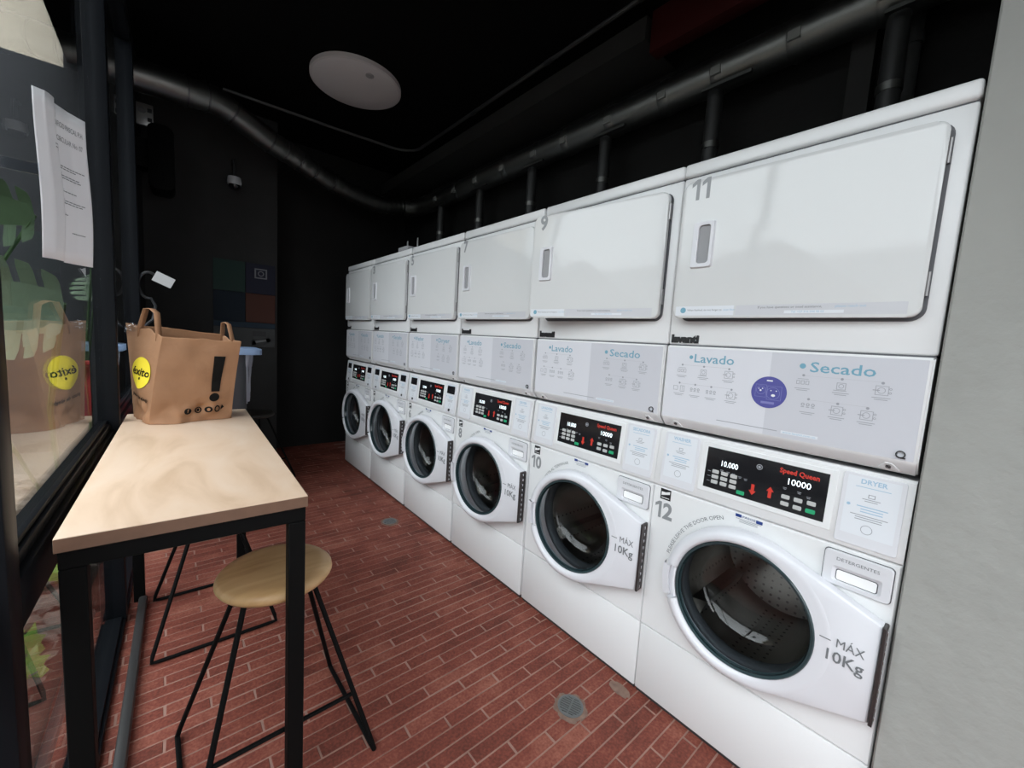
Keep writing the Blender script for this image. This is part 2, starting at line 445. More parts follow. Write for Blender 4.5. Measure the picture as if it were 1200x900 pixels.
struct('street_ground', MB().box((-1.64, -14, -0.30), (6, ROOM_Y0 - 0.12, -0.03)).mesh('street_ground', mat('concrete_paving', (0.32, 0.31, 0.30), 0.9)))
struct('garden_wall', wbox(-5.0, -0.102, 2.95, 3.15, -0.04, 3.35).mesh('garden_wall', DARKW), None, wo, (0, 0, RZ))
struct('roof_fin', wbox(-0.45, -0.102, 2.70, 2.94, -0.04, 6.0).mesh('roof_fin', DARKW), None, wo, (0, 0, RZ))
fa = thing('neighbour_building', 'beige rendered facade rising above the dark garden wall outside the window', 'building', wl(-2.7, 4.6, 0), RZ)
link('facade', MB().box((-3.0, -0.2, 0), (2.55, 0.6, 7.0)).mesh('facade', BEIGEW), fa)
struct('opposite_sky_blocker', MB().box((-8.5, -12.0, -0.04), (-7.5, 15.0, 3.0)).mesh('opposite_sky_blocker', mat('sky_blocker_grey', (0.30, 0.29, 0.28), 0.8, bump=0.2, bscale=10)))  # unseen block, added to cut low sky light on the upper dryers
link('ledge', MB().box((-3.0, -0.32, 3.50), (2.55, -0.201, 3.62), 0.01).mesh('ledge', BEIGEW), fa)

# ------------------------------------------------------------------ laundry machines
W = 0.680
YB = [0.0, 0.676, 1.362, 2.057, 2.753, 3.459, 4.150]     # boundaries of the six stacks along the room
RM = (0, 0, -math.pi / 2)                               # machine frame: x to the viewer's right, y into the machine, z up

def front_with_hole(x0, x1, z0, z1, cx, cz, r, y, n=56):
    bm = bmesh.new()
    outer = [bm.verts.new((p[0], y, p[1])) for p in ((x0, z0), (x1, z0), (x1, z1), (x0, z1))]
    inner = [bm.verts.new((cx + r * math.cos(2 * math.pi * k / n), y, cz + r * math.sin(2 * math.pi * k / n))) for k in range(n)]
    ed = [bm.edges.new((outer[i], outer[(i + 1) % 4])) for i in range(4)] + [bm.edges.new((inner[i], inner[(i + 1) % n])) for i in range(n)]
    bmesh.ops.triangle_fill(bm, use_beauty=True, edges=ed)
    return bm

GX, GZ, GR = 0.340, 0.560, 0.196                        # washer door glass centre and radius

def me_washer_cabinet():
    m = MB()
    m.bm.free(); m.bm = front_with_hole(0.004, W - 0.004, 0.292, 0.838, GX, GZ, 0.205, 0.0)
    x0, x1, z0, z1, d = 0.0, W, 0.288, 0.842, 0.70
    # rounded edge between front skin and the sides
    for (a, b) in (((0.004, 0.292), (W - 0.004, 0.292)), ((W - 0.004, 0.292), (W - 0.004, 0.838)), ((W - 0.004, 0.838), (0.004, 0.838)), ((0.004, 0.838), (0.004, 0.292))):
        def out(p): return (x0 if p[0] < 0.3 else x1, z0 if p[1] < 0.5 else z1)
        oa, ob = out(a), out(b)
        m.quad((a[0], 0, a[1]), (b[0], 0, b[1]), (ob[0], 0.005, ob[1]), (oa[0], 0.005, oa[1]))
        m.quad((oa[0], 0.005, oa[1]), (ob[0], 0.005, ob[1]), (ob[0], d, ob[1]), (oa[0], d, oa[1]))
    m.quad((x0, d, z0), (x1, d, z0), (x1, d, z1), (x0, d, z1))
    return m.mesh('cabinet', ENAMEL, ang=50)

def me_base():
    return MB().box((0.001, 0.002, 0.016), (W - 0.001, 0.70, 0.284), 0.005, 2).mesh('base_panel', ENAMEL)
def me_plinth():
    return MB().box((0.004, 0.012, 0.0), (W - 0.004, 0.69, 0.018)).mesh('plinth', RUBBER)
def me_control():
    # own frame: origin on the lower front edge, leaning back
    pr = [(0.0, 0.0), (-0.004, 0.006), (-0.004, 0.205), (0.004, 0.212), (0.60, 0.212), (0.60, 0.0)]
    m = MB()
    A = [m.bm.verts.new((0.0, p[0], p[1])) for p in pr]; B = [m.bm.verts.new((W, p[0], p[1])) for p in pr]
    n = len(A); m.bm.faces.new(A); m.bm.faces.new(B[::-1])
    for k in range(n): m.bm.faces.new((A[k], B[k], B[(k + 1) % n], A[(k + 1) % n]))
    m.box((0.160, -0.0065, 0.030), (0.530, -0.0035, 0.196), 0.001, 1)
    return m.mesh('control_panel', ENAMEL)
DX0, DX1, DZ0, DZ1, DY = 0.178, 0.512, 0.046, 0.182, -0.0075
def dpt(u, v): return DX0 + u * (DX1 - DX0), DZ1 - v * (DZ1 - DZ0)
def me_display(): return MB().box((DX0, DY, DZ0), (DX1, -0.004, DZ1), 0.0008, 1).mesh('display', BLACKD)
def me_button(): return MB().prism(rrect(-0.0105, 0.0105, -0.006, 0.006, 0.0025, 2), -0.002, 0.0, bev=0.0005, seg=1).mesh('button', BTN)
def me_gbutton(): return MB().prism(rrect(-0.0115, 0.0115, -0.006, 0.006, 0.0025, 2), -0.002, 0.0, bev=0.0005, seg=1).mesh('start_button', BTNG)
def me_arrow(up):
    s = 1 if up else -1
    p = [(-0.0045, -0.017), (0.0045, -0.017), (0.0045, 0.003), (0.010, 0.003), (0.0, 0.017), (-0.010, 0.003), (-0.0045, 0.003)]
    return MB().prism([(x, s * z) for x, z in (p if up else p[::-1])], -0.0008, 0.0, bev=0).mesh('arrow', REDI)
def me_digits(side):
    p = Print(); a = dpt(0.22, 0.34); b = dpt(0.795, 0.36)
    if side == 0: p.text('10.000', a[0], a[1], 0.026, fitw=0.050)
    else: p.text('10000', b[0], b[1], 0.026, fitw=0.056)
    return p.mesh('price_digits', LED, DY - 0.0006)
def me_brandprint():
    p = Print(); a = dpt(0.79, 0.15); p.text('Speed Queen', a[0], a[1], 0.020, fitw=0.098, offset=0.0006)
    return p.mesh('brand_lettering', REDI, DY - 0.0006)
def me_panelmarks():
    p = Print(); a = dpt(0.48, 0.20); p.ring(a[0], a[1], 0.0085, 0.002); p.disc(a[0], a[1], 0.004)
    for u, v in ((0.16, .49), (.22, .50), (.27, .51), (.33, .53), (.38, .55), (.70, .50), (.81, .52), (.88, .57)):
        q = dpt(u, v); p.lines(q[0], q[1], 0.010, 2, 0.0015, 0.004)
    for v in (.58, .70, .82):
        q = dpt(0.045, v); p.lines(q[0], q[1], 0.010, 1, 0.0012)
    return p.mesh('panel_marks', INKL, DY - 0.0006)
def me_card(x0, x1):
    return MB().prism(rrect(x0, x1, 0.012, 0.202, 0.006, 3), -0.0070, -0.0038, bev=0.0008, seg=1).mesh('label_card', PLASTW)
def me_cardprint(x0, x1, head, black):
    xm = (x0 + x1) / 2; k = Print()
    bp = Print(); bp.rect(x0 + 0.010, x1 - 0.010, 0.040, 0.195)
    base = bp.mesh('card_sheet', CARD, -0.0073)
    k.text(head, xm, 0.183, 0.017, fitw=min(0.075, 0.0105 * len(head)), offset=0.0004)
    k.lines(xm, 0.170, 0.07, 1, 0.0016); k.lines(xm + 0.004, 0.120, 0.062, 3, 0.0025, 0.007); k.disc(x0 + 0.019, 0.118, 0.004)
    head_me = k.mesh('card_heading', INKP, -0.0076)
    g = Print(); g.lines(xm, 0.140, 0.036, 2, 0.0018, 0.005); g.lines(xm, 0.096, 0.075, 3, 0.0020, 0.0055); g.frame(xm - 0.007, xm + 0.007, 0.143, 0.153, 0.0016)
    g.ring(xm, 0.060, 0.012, 0.0014)
    return base, head_me, g.mesh('card_lines', INKL, -0.0076)

DOORY = -0.012
def me_door():
    # hull of the round door and the straight hinge edge, in a frame whose origin sits on the hinge line
    cx, cz, r = GX, GZ, 0.240
    hx, hz0, hz1 = 0.666, 0.425, 0.690
    pts = [(cx + r * math.cos(2 * math.pi * k / 72), cz + r * math.sin(2 * math.pi * k / 72)) for k in range(72)] + [(hx, hz0), (hx, hz1)]
    pts = sorted(set(pts))
    def cr(o, a, b): return (a[0] - o[0]) * (b[1] - o[1]) - (a[1] - o[1]) * (b[0] - o[0])
    lo = []
    for p in pts:
        while len(lo) > 1 and cr(lo[-2], lo[-1], p) <= 0: lo.pop()
        lo.append(p)
    hi = []
    for p in reversed(pts):
        while len(hi) > 1 and cr(hi[-2], hi[-1], p) <= 0: hi.pop()
        hi.append(p)
    hull = lo[:-1] + hi[:-1]
    bm = bmesh.new(); m = MB(); m.bm.free(); m.bm = bm
    n = 64
    rh = GR + 0.004
    yf, yb = -0.040, -0.006
    def loop(pl, y): return [bm.verts.new((p[0], y, p[1])) for p in pl]
    def inset(pl, d): 
        c = Vector((0.40, 0.56)); return [tuple(Vector(p) + (c - Vector(p)).normalized() * d) for p in pl]
    circ = [(cx + rh * math.cos(2 * math.pi * k / n), cz + rh * math.sin(2 * math.pi * k / n)) for k in range(n)]
    o1 = loop(inset(hull, 0.008), yf); o2 = loop(inset(hull, 0.0025), yf + 0.0035); o3 = loop(hull, yf + 0.010); o4 = loop(hull, yb)
    c1 = loop(circ, yf); c2 = loop(circ, yb)
    ed = [bm.edges.new((o1[i], o1[(i + 1) % len(o1)])) for i in range(len(o1))] + [bm.edges.new((c1[i], c1[(i + 1) % n])) for i in range(n)]
    bmesh.ops.triangle_fill(bm, use_beauty=True, edges=ed)
    ed = [bm.edges.new((o4[i], o4[(i + 1) % len(o4)])) for i in range(len(o4))] + [bm.edges.new((c2[i], c2[(i + 1) % n])) for i in range(n)]
    bmesh.ops.triangle_fill(bm, use_beauty=True, edges=ed)
    for A, B in ((o1, o2), (o2, o3), (o3, o4), (c1, c2)):
        for i in range(len(A)):
            bm.faces.new((A[i], A[(i + 1) % len(A)], B[(i + 1) % len(A)], B[i]))
    for v in bm.verts: v.co.x -= HX
    return m.mesh('door', PLASTW, ang=40)
HX = 0.668                                              # hinge line
def shift(me):
    for v in me.vertices: v.co.x -= HX
    return me
def me_ring():
    # raised rim, open at the left where the hand grips it
    prof = [(0.199, -0.041), (0.203, -0.053), (0.212, -0.058), (0.224, -0.056), (0.2340, -0.049), (0.2385, -0.039)]
    m = MB(); m.lathe(prof, (GX, 0, GZ), 'y', 60, math.radians(-160), math.radians(168), full=False)
    bm = m.bm
    for v in bm.verts:
        t = abs(math.degrees(math.atan2(v.co.z - GZ, v.co.x - GX))); f_ = max(0.0, min(1.0, (t - 45) / 70)); f_ = f_ * f_ * (3 - 2 * f_)
        if v.co.y < -0.0405: v.co.y = -0.0405 + (v.co.y + 0.0405) * f_ - 0.0004
    for k in (0, -1):
        try: bm.faces.new([r[k] for r in m.rings])
        except ValueError: pass
    return shift(m.mesh('door_rim', PLASTW, ang=60))
def me_grip():
    m = MB()
    m.lathe([(0.2005, -0.0405), (0.2005, -0.047), (0.207, -0.049), (0.210, -0.044), (0.210, -0.0405)], (GX, 0, GZ), 'y', 10, math.radians(169), math.radians(199), full=False)
    m.lathe([(0.222, -0.0405), (0.222, -0.052), (0.246, -0.048), (0.250, -0.0205)], (GX, 0, GZ), 'y', 10, math.radians(171), math.radians(197), full=False)
    return shift(m.mesh('door_grip', PLASTW, ang=60))
def me_lens():
    m = MB().lathe([(0.1995, -0.020), (0.1995, -0.043), (0.1965, -0.046), (0.190, -0.044), (0.186, -0.030)], (GX, 0, GZ), 'y', 64)
    return shift(m.mesh('lens_edge', TEAL, ang=50))
def me_bowl():
    prof = [(0.1885, -0.042), (0.186, -0.020), (0.180, 0.020), (0.170, 0.060), (0.150, 0.085), (0.110, 0.100), (0.060, 0.106), (0.004, 0.108)]
    m = MB().lathe(prof, (GX, 0, GZ), 'y', 56); m.cap(-1)
    return shift(m.mesh('glass_bowl', BOWL, ang=80))
def me_hinge():
    m = MB().box((0.6665, -0.044, 0.425), (0.6745, -0.006, 0.690), 0.001, 1)
    return shift(m.mesh('hinge', HINGE))
def me_knuckle(): return MB().box((-0.001, -0.003, -0.006), (0.0015, 0.003, 0.006), 0.0006, 1).mesh('hinge_screw', CHROME)
def me_doorprint():
    p = Print(); p.text('M\u00c1X', 0.612, 0.597, 0.034, fitw=0.058).text('10Kg', 0.601, 0.556, 0.044, fitw=0.078, offset=0.0005).rect(0.547, 0.572, 0.5955, 0.5985)
    return shift(p.mesh('load_lettering', INKG, -0.0416))
def me_drum():
    prof = [(0.212, 0.001), (0.206, 0.030), (0.200, 0.045), (0.236, 0.060), (0.240, 0.090), (0.240, 0.44), (0.225, 0.47), (0.10, 0.475), (0.08, 0.465), (0.004, 0.465)]
    m = MB().lathe(prof, (GX, 0, GZ), 'y', 56); m.cap(-1)
    for k in range(3):
        t = math.radians(100 + 120 * k); c, s_ = math.cos(t), math.sin(t)
        q = [Vector((GX + c * (0.239) - s_ * d, 0, GZ + s_ * 0.239 + c * d)) for d in (-0.03, 0.03)] + [Vector((GX + c * 0.185, 0, GZ + s_ * 0.185))]
        a = [m.bm.verts.new((v.x, 0.10, v.z)) for v in q]; b = [m.bm.verts.new((v.x, 0.45, v.z)) for v in q]
        for i in range(3): m.bm.faces.new((a[i], a[(i + 1) % 3], b[(i + 1) % 3], b[i]))
        m.bm.faces.new(a)
    return m.mesh('drum', DRUMM, ang=50)
def drum_mat():
    m = mat('perforated_drum', (0.44, 0.41, 0.38), 0.30, metal=1.0)
    nt = m.node_tree; p = nt.nodes['Principled BSDF']
    tc = nt.nodes.new('ShaderNodeTexCoord'); v = nt.nodes.new('ShaderNodeTexVoronoi'); v.inputs['Scale'].default_value = 34; v.inputs['Randomness'].default_value = 0.0
    nt.links.new(tc.outputs['Object'], v.inputs['Vector'])
    cr = nt.nodes.new('ShaderNodeValToRGB'); e = cr.color_ramp.elements
    e[0].position = 0.14; e[0].color = (0.16, 0.15, 0.14, 1); e[1].position = 0.20; e[1].color = (0.44, 0.41, 0.38, 1)
    nt.links.new(v.outputs['Distance'], cr.inputs[0]); nt.links.new(cr.outputs[0], p.inputs['Base Color'])
    return m
DRUMM = drum_mat()
def me_gasket():
    m = MB().lathe([(0.212, -0.003), (0.200, -0.006), (0.190, 0.004), (0.188, 0.030), (0.205, 0.047)], (GX, 0, GZ), 'y', 56)
    return m.mesh('door_gasket', mat('grey_gasket', (0.10, 0.105, 0.11), 0.5), ang=60)
def me_drawer():
    m = MB()
    x0, x1, z0, z1 = 0.527, 0.668, 0.736, 0.830
    ox = rrect(x0, x1, z0, z1, 0.010, 4); ob_ = rrect(x0 + .002, x1 - .002, z0 + .002, z1 - .002, 0.009, 4); ix = rrect(x0 + 0.020, x1 - 0.018, z0 + 0.012, z0 + 0.054, 0.007, 4); iy = rrect(x0 + 0.028, x1 - 0.026, z0 + 0.013, z0 + 0.044, 0.006, 4)
    bm = m.bm
    L = lambda pl, y: [bm.verts.new((p[0], y, p[1])) for p in pl]
    o0, o1, o2, i0, i1 = L(ox, -0.0005), L(ox, -0.007), L(ob_, -0.009), L(ix, -0.009), L(iy, -0.0010)
    n = len(o0)
    for A, B in ((o0, o1), (o1, o2), (o2, i0), (i0, i1)):
        for k in range(n): bm.faces.new((A[k], A[(k + 1) % n], B[(k + 1) % n], B[k]))
    bm.faces.new(i1)
    return m.mesh('detergent_drawer', mat('drawer_plastic', (0.68, 0.68, 0.71), 0.3), ang=25)
def me_drawergap(): return MB().prism(rrect(0.525, 0.670, 0.734, 0.832, 0.011, 4), -0.0012, 0.0).mesh('drawer_gap', GASKET)
def me_pocket(): return MB().prism(rrect(0.527 + 0.030, 0.668 - 0.028, 0.736 + 0.015, 0.736 + 0.042, 0.005, 4), -0.0022, -0.0011).mesh('drawer_pocket', mat('bright_white', (0.92, 0.92, 0.92), 0.3)) 
def me_drawerprint(word):
    return Print().text(word, 0.598, 0.810, 0.0125, fitw=0.088).mesh('drawer_lettering', INKG, -0.0094)
def me_wnum(s):
    return numeral(s, 0.048, 0.757, 0.062).mesh('number', INKN, -0.0008)
def me_arc(s):
    return Print().text(s, GX, GZ, 0.0185, 'LEFT', bend=(0.262, math.radians(169)), fitw=0.262 * math.radians(60)).mesh('arc_lettering', INKG, -0.0008)
def me_energy():
    return Print().rect(0.030, 0.070, 0.798, 0.838).mesh('energy_sticker', INKK, -0.0008)
def me_energyw():
    return Print().poly([(0.034, 0.812), (0.066, 0.822), (0.066, 0.832), (0.050, 0.826), (0.034, 0.826)]).lines(0.05, 0.806, 0.030, 1).mesh('energy_mark', WHITEI, -0.0012)
def me_blue():
    return Print().rect(0.290, 0.308, 0.828, 0.838).rect(0.350, 0.368, 0.826, 0.836).text('PASOS', 0.329, 0.832, 0.010, fitw=0.036).mesh('notice_heading', NAVYI, -0.0012)
def me_bluel():
    return Print().lines(0.329, 0.824, 0.074, 3, 0.0016, 0.0045).mesh('notice_lines', INKL, -0.0012)

def numeral(s, cx, zc, h):
    """bold geometric numerals; a 1 is a stem with a flag"""
    p = Print(); st = 0.17 * h; cells = []
    for ch in s: cells.append(0.40 * h if ch == '1' else 0.60 * h)
    gap = 0.10 * h; x = cx - (sum(cells) + gap * (len(s) - 1)) / 2
    for ch, w_ in zip(s, cells):
        if ch == '1':
            r_ = x + w_
            p.add([(r_ - st, zc - h / 2), (r_, zc - h / 2), (r_, zc + h / 2), (r_ - st, zc + h / 2), (x, zc + h / 2 - 0.17 * h), (x, zc + h / 2 - 0.36 * h), (r_ - st, zc + h / 2 - 0.22 * h)], [(0, 1, 2, 3), (3, 4, 5, 6)])
        else:
            V, F = text_raw(ch, h * 1.35, 'LEFT', 0.045 * h, 4)
            x0_, x1_ = min(v.x for v in V), max(v.x for v in V); y0_, y1_ = min(v.y for v in V), max(v.y for v in V)
            p.add([(x + (v.x - x0_) / (x1_ - x0_) * w_, zc - h / 2 + (v.y - y0_) / (y1_ - y0_) * h) for v in V], F)
        x += w_ + gap
    return p
def washer(i, num, open_deg, heads, black, arc, drawerword, label):
    y = (YB[i] + YB[i + 1]) / 2 + W / 2
    t = thing('washing_machine', label, 'washing machine', (0, y, 0), -math.pi / 2, 'washing machines along the right side')
    P_ = lambda n, key, fn, par=t, loc=None, rot=None: link(n, cached(key, fn), par, loc, rot)
    P_('cabinet', 'wcab', me_washer_cabinet); P_('base_panel', 'wbase', me_base); P_('plinth', 'wpl', me_plinth)
    P_('drum', 'wdrum', me_drum); P_('door_gasket', 'wgas', me_gasket)
    dr = P_('detergent_drawer', 'wdraw', me_drawer); P_('drawer_gap', 'wdg', me_drawergap, dr); P_('drawer_pocket', 'wdpk', me_pocket, dr); P_('drawer_lettering', 'wdp' + drawerword, lambda: me_drawerprint(drawerword), dr)
    P_('number', 'wn' + num, lambda: me_wnum(num)); P_('arc_lettering', 'arc' + arc, lambda: me_arc(arc))
    es = P_('energy_sticker', 'wes', me_energy); P_('energy_mark', 'wem', me_energyw, es)
    P_('notice_heading', 'wbl', me_blue); stf(P_('notice_lines', 'wbll', me_bluel))
    # control panel, leaning back a little
    cpn = P_('control_panel', 'wctl', me_control, t, (0, 0.0, 0.847), (math.radians(-5), 0, 0))
    P_('display', 'wdis', me_display, cpn); P_('price_digits', 'wdig0', lambda: me_digits(0), cpn); P_('price_digits', 'wdig1', lambda: me_digits(1), cpn); P_('brand_lettering', 'wbr', me_brandprint, cpn); stf(P_('panel_marks', 'wpm', me_panelmarks, cpn))
    for c, u in enumerate((0.105, 0.19, 0.275)):
        for r_, v in enumerate((0.57, 0.695, 0.82)):
            a = dpt(u, v); P_('button', 'btn', me_button, cpn, (a[0], DY, a[1]))
    a = dpt(0.352, 0.90); P_('start_button', 'gbtn', me_gbutton, cpn, (a[0], DY, a[1]))
    for u, v in ((.715, .70), (.715, .85), (.81, .70), (.81, .86), (.905, .69)):
        a = dpt(u, v); P_('button', 'btn', me_button, cpn, (a[0], DY, a[1]))
    a = dpt(0.905, 0.855); P_('start_button', 'gbtn', me_gbutton, cpn, (a[0], DY, a[1]))
    a = dpt(0.450, 0.75); P_('arrow', 'ard', lambda: me_arrow(False), cpn, (a[0], DY, a[1]))
    a = dpt(0.592, 0.70); P_('arrow', 'aru', lambda: me_arrow(True), cpn, (a[0], DY, a[1]))
    for (x0, x1), h in zip(((0.022, 0.150), (0.540, 0.666)), heads):
        P_('label_card', 'card%g' % x0, lambda: me_card(x0, x1), cpn)
        ms = cached('cp%g%s' % (x0, h), lambda: me_cardprint(x0, x1, h, black))
        for nm, me in zip(('card_sheet', 'card_heading', 'card_lines'), ms):
            co_ = link(nm, me, cpn)
            if nm == 'card_lines': stf(co_)
        if black:
            P_('card_window', 'cw%g' % x0, lambda: MB().box((x0 + 0.018, -0.0095, 0.135), (x1 - 0.018, -0.007, 0.185), 0.001, 1).mesh('card_window', BLACKD), cpn)
            P_('card_button', 'cb%g' % x0, lambda: MB().lathe([(0.009, -0.0070), (0.009, -0.011), (0.001, -0.0112)], ((x0 + x1) / 2, 0, 0.030), 'y', 14).mesh('card_button', RUBBER), cpn)
    # door, swung about the hinge on its right edge
    d = P_('door', 'wdoor', me_door, t, (HX, 0, 0), (0, 0, math.radians(open_deg)))
    P_('door_rim', 'wring', me_ring, d); P_('door_grip', 'wgrip', me_grip, d); P_('lens_edge', 'wlens', me_lens, d); P_('glass_bowl', 'wbowl', me_bowl, d)
    P_('hinge', 'whinge', me_hinge, d); P_('load_lettering', 'wload', me_doorprint, d)
    for k in range(10):
        P_('hinge_screw', 'wkn', me_knuckle, d, (0.0065, -0.026, 0.440 + 0.026 * k))
    return t

EN = 'PLEASE LEAVE THE DOOR OPEN'; ES = 'D\u00c9JAME ABIERTA AL TERMINAR'
washer(0, '12', 0.6, ('WASHER', 'DRYER'), False, EN, 'DETERGENTES', 'white front-load washer numbered 12, nearest of the row, beside the grey wall')
washer(1, '10', 4.0, ('LAVADORA', 'SECADORA'), False, ES, 'DETERGENTES', 'white front-load washer numbered 10, second nearest, with its round door slightly open')
washer(2, '8', 4.5, ('WASHER', 'DRYER'), False, EN, 'DETERGENTES', 'white front-load washer numbered 8, third nearest, with its round door slightly open')
washer(3, '6', 3.5, ('LAVADORA', 'SECADORA'), True, ES, 'DETERGENTES', 'white front-load washer numbered 6, nearest one with black windows in its control cards')
washer(4, '4', 3.0, ('WASHER', 'DRYER'), True, EN, 'DETERGENTES', 'white front-load washer numbered 4, last but one at the dark far end')
washer(5, '2', 2.0, ('LAVADORA', 'SECADORA'), True, ES, 'DETERGENTES', 'white front-load washer numbered 2, last of the row at the dark far end')

# ---- dryers (own frame starts at z = 1.068, on top of the washers)
ZD = 1.068
def me_dcab(): return MB().box((0.001, 0.0, 1.367 - ZD), (W - 0.001, 0.70, 1.935 - ZD), 0.006, 3).mesh('cabinet', ENAMEL)
def me_dtop(): return MB().box((0.0, -0.005, 1.939 - ZD), (W, 0.705, 1.983 - ZD), 0.009, 3).mesh('top_panel', ENAMEL)
def me_inner(z): return MB().box((0.004, 0.006, z - ZD), (W - 0.004, 0.69, z + 0.011 - ZD)).mesh('seam', GASKET)
HXD = 0.640
def me_recess():
    m = MB().prism(rrect(0.036, 0.6475, 1.448 - ZD, 1.9035 - ZD, 0.030), -0.004, 0.0, bev=0.002, seg=1)
    return m.mesh('door_recess', GASKET)
def me_ddoor():
    m = MB().prism(rrect(0.028, HXD, 1.456 - ZD, 1.902 - ZD, 0.024, 8), -0.027, -0.006, bev=0.0065, seg=4)
    me = m.mesh('door', GLOSSW, ang=50)
    for v in me.vertices: v.co.x -= HXD
    return me
def sh(me):
    for v in me.vertices: v.co.x += 0.016 - HXD
    return me
def me_dhandle():
    m = MB(); bm = m.bm
    x0, x1, z0, z1 = 0.058, 0.128, 1.618 - ZD, 1.766 - ZD
    ox = rrect(x0, x1, z0, z1, 0.008, 4); ox2 = rrect(x0 + .003, x1 - .003, z0 + .003, z1 - .003, 0.007, 4)
    ix = rrect(x0 + 0.020, x1 - 0.012, z0 + 0.014, z1 - 0.012, 0.010, 4)
    L = lambda pl, y: [bm.verts.new((p[0], y, p[1])) for p in pl]
    o0, o1, i0 = L(ox, -0.0268), L(ox2, -0.0345), L(ix, -0.0345)
    i1 = [bm.verts.new((p[0], -0.0275 - 0.004 * (p[0] - x0 - 0.02) / 0.04, p[1])) for p in ix]
    n = len(o0)
    for A, B in ((o0, o1), (o1, i0), (i0, i1)):
        for k in range(n): bm.faces.new((A[k], A[(k + 1) % n], B[(k + 1) % n], B[k]))
    return sh(m.mesh('door_handle', PLASTW, ang=35))
def me_dscoop():
    x0, x1, z0, z1 = 0.058, 0.128, 1.618 - ZD, 1.766 - ZD
    return sh(MB().prism(rrect(x0 + 0.020, x1 - 0.012, z0 + 0.014, z1 - 0.012, 0.010, 4), -0.0276, -0.0270).mesh('handle_hollow', mat('hollow_grey', (0.30, 0.30, 0.31), 0.5)))
def me_dnum(s):
    return sh(numeral(s, 0.068, 1.872 - ZD, 0.066).mesh('number', INKN, -0.0275))
def me_strip():
    z0, z1 = 1.464 - ZD, 1.494 - ZD
    return sh(Print().rect(0.215, 0.600, z0, z1).mesh('notice_strip', mat('strip_grey', (0.60, 0.60, 0.63), 0.3), -0.0272))
def me_strip2():
    z0, z1 = 1.464 - ZD, 1.494 - ZD
    return sh(Print().rect(0.024, 0.21, z0, z1).mesh('notice_strip_light', CARD, -0.0274))
def me_strip3():
    z0 = 1.464 - ZD
    return sh(Print().rect(0.345, 0.480, z0 + 0.004, z0 + 0.0125).mesh('phone_field', CARD, -0.0274))
ZC = 1.481 - ZD
STRIP_TEXT = [('When finished, do not forget to', 0.064, 0.0, 0.0085, 0), ('If you have questions or need assistance,', 0.276, 0.005, 0.0095, 0), ('clean filter', 0.178, 0.0, 0.0085, 1), ('please reach out', 0.460, 0.005, 0.0095, 1), ('Tel. +57 316 544 90 03', 0.362, -0.0088, 0.0080, 1)]
def me_stript(k):
    b_, x, dz, sz, c_ = STRIP_TEXT[k]
    return sh(Print().text(b_, x, ZC + dz, sz, 'LEFT').mesh('notice_lettering', INKP if c_ else INKG, -0.0277))
def me_dot(): return sh(Print().disc(0.050, 1.481 - ZD, 0.0095).mesh('notice_dot', INKB, -0.0279))
def me_badge():
    V, F = text_raw('lavanti', 0.036, 'LEFT', 0.0022, 3)
    mn, mx = min(v.x for v in V), max(v.x for v in V); k = 0.098 / (mx - mn)
    m = MB(); vs = [m.bm.verts.new((0.012 + (v.x - mn) * k, -0.0035, 1.386 - ZD + v.y)) for v in V]
    for f in F:
        try: m.bm.faces.new([vs[i] for i in f])
        except ValueError: pass
    g = bmesh.ops.extrude_face_region(m.bm, geom=m.bm.faces[:])
    for e in g['geom']:
        if isinstance(e, bmesh.types.BMVert): e.co.y = 0.0
    return m.mesh('brand_badge', INKK, ang=30)
def me_dhinge(): return MB().tube([(0, 0, -0.028), (0, 0, 0.028)], 0.0032, 8).box((-0.003, 0.000, -0.027), (0.003, 0.012, 0.027)).mesh('door_hinge', mat('hinge_steel', (0.35, 0.34, 0.34), 0.35, metal=1.0))
def me_panel():
    pr = [(0.02, 1.363 - ZD), (-0.004, 1.3625 - ZD), (-0.008, 1.357 - ZD), (-0.008, 1.108 - ZD), (-0.004, 1.099 - ZD), (0.022, 1.072 - ZD), (0.030, 1.069 - ZD), (0.68, 1.069 - ZD), (0.68, 1.363 - ZD)]
    m = MB(); A = [m.bm.verts.new((0.003, p[0], p[1])) for p in pr]; B = [m.bm.verts.new((W - 0.003, p[0], p[1])) for p in pr]; n = len(A)
    fa_ = m.bm.faces.new(A); fb_ = m.bm.faces.new(B[::-1])
    for k in range(n): m.bm.faces.new((A[k], B[k], B[(k + 1) % n], A[(k + 1) % n]))
    bmesh.ops.bevel(m.bm, geom=list(fa_.edges) + list(fb_.edges), offset=0.004, segments=2, affect='EDGES', clamp_overlap=True)
    return m.mesh('instruction_panel', ENAMEL, ang=30)
PY = -0.0084
def z_(v): return v - ZD
def me_sheetl(): return Print().rect(0.008, 0.338, z_(1.108), z_(1.356)).mesh('sheet_light', PANELG, PY)
def me_sheetd(): return Print().rect(0.338, W - 0.012, z_(1.108), z_(1.356)).mesh('sheet_grey', PANELD, PY)
def me_ptitle(a, b, side):
    if side == 0: return Print().text(a, 0.169, z_(1.321), 0.040, fitw=0.128, offset=0.0004).disc(0.094, z_(1.325), 0.0065).mesh('panel_title', INKB, PY - 0.0004)
    return Print().text(b, 0.506, z_(1.319), 0.040, fitw=0.140, offset=0.0004).disc(0.418, z_(1.322), 0.0075).mesh('panel_title', INKB, PY - 0.0004)
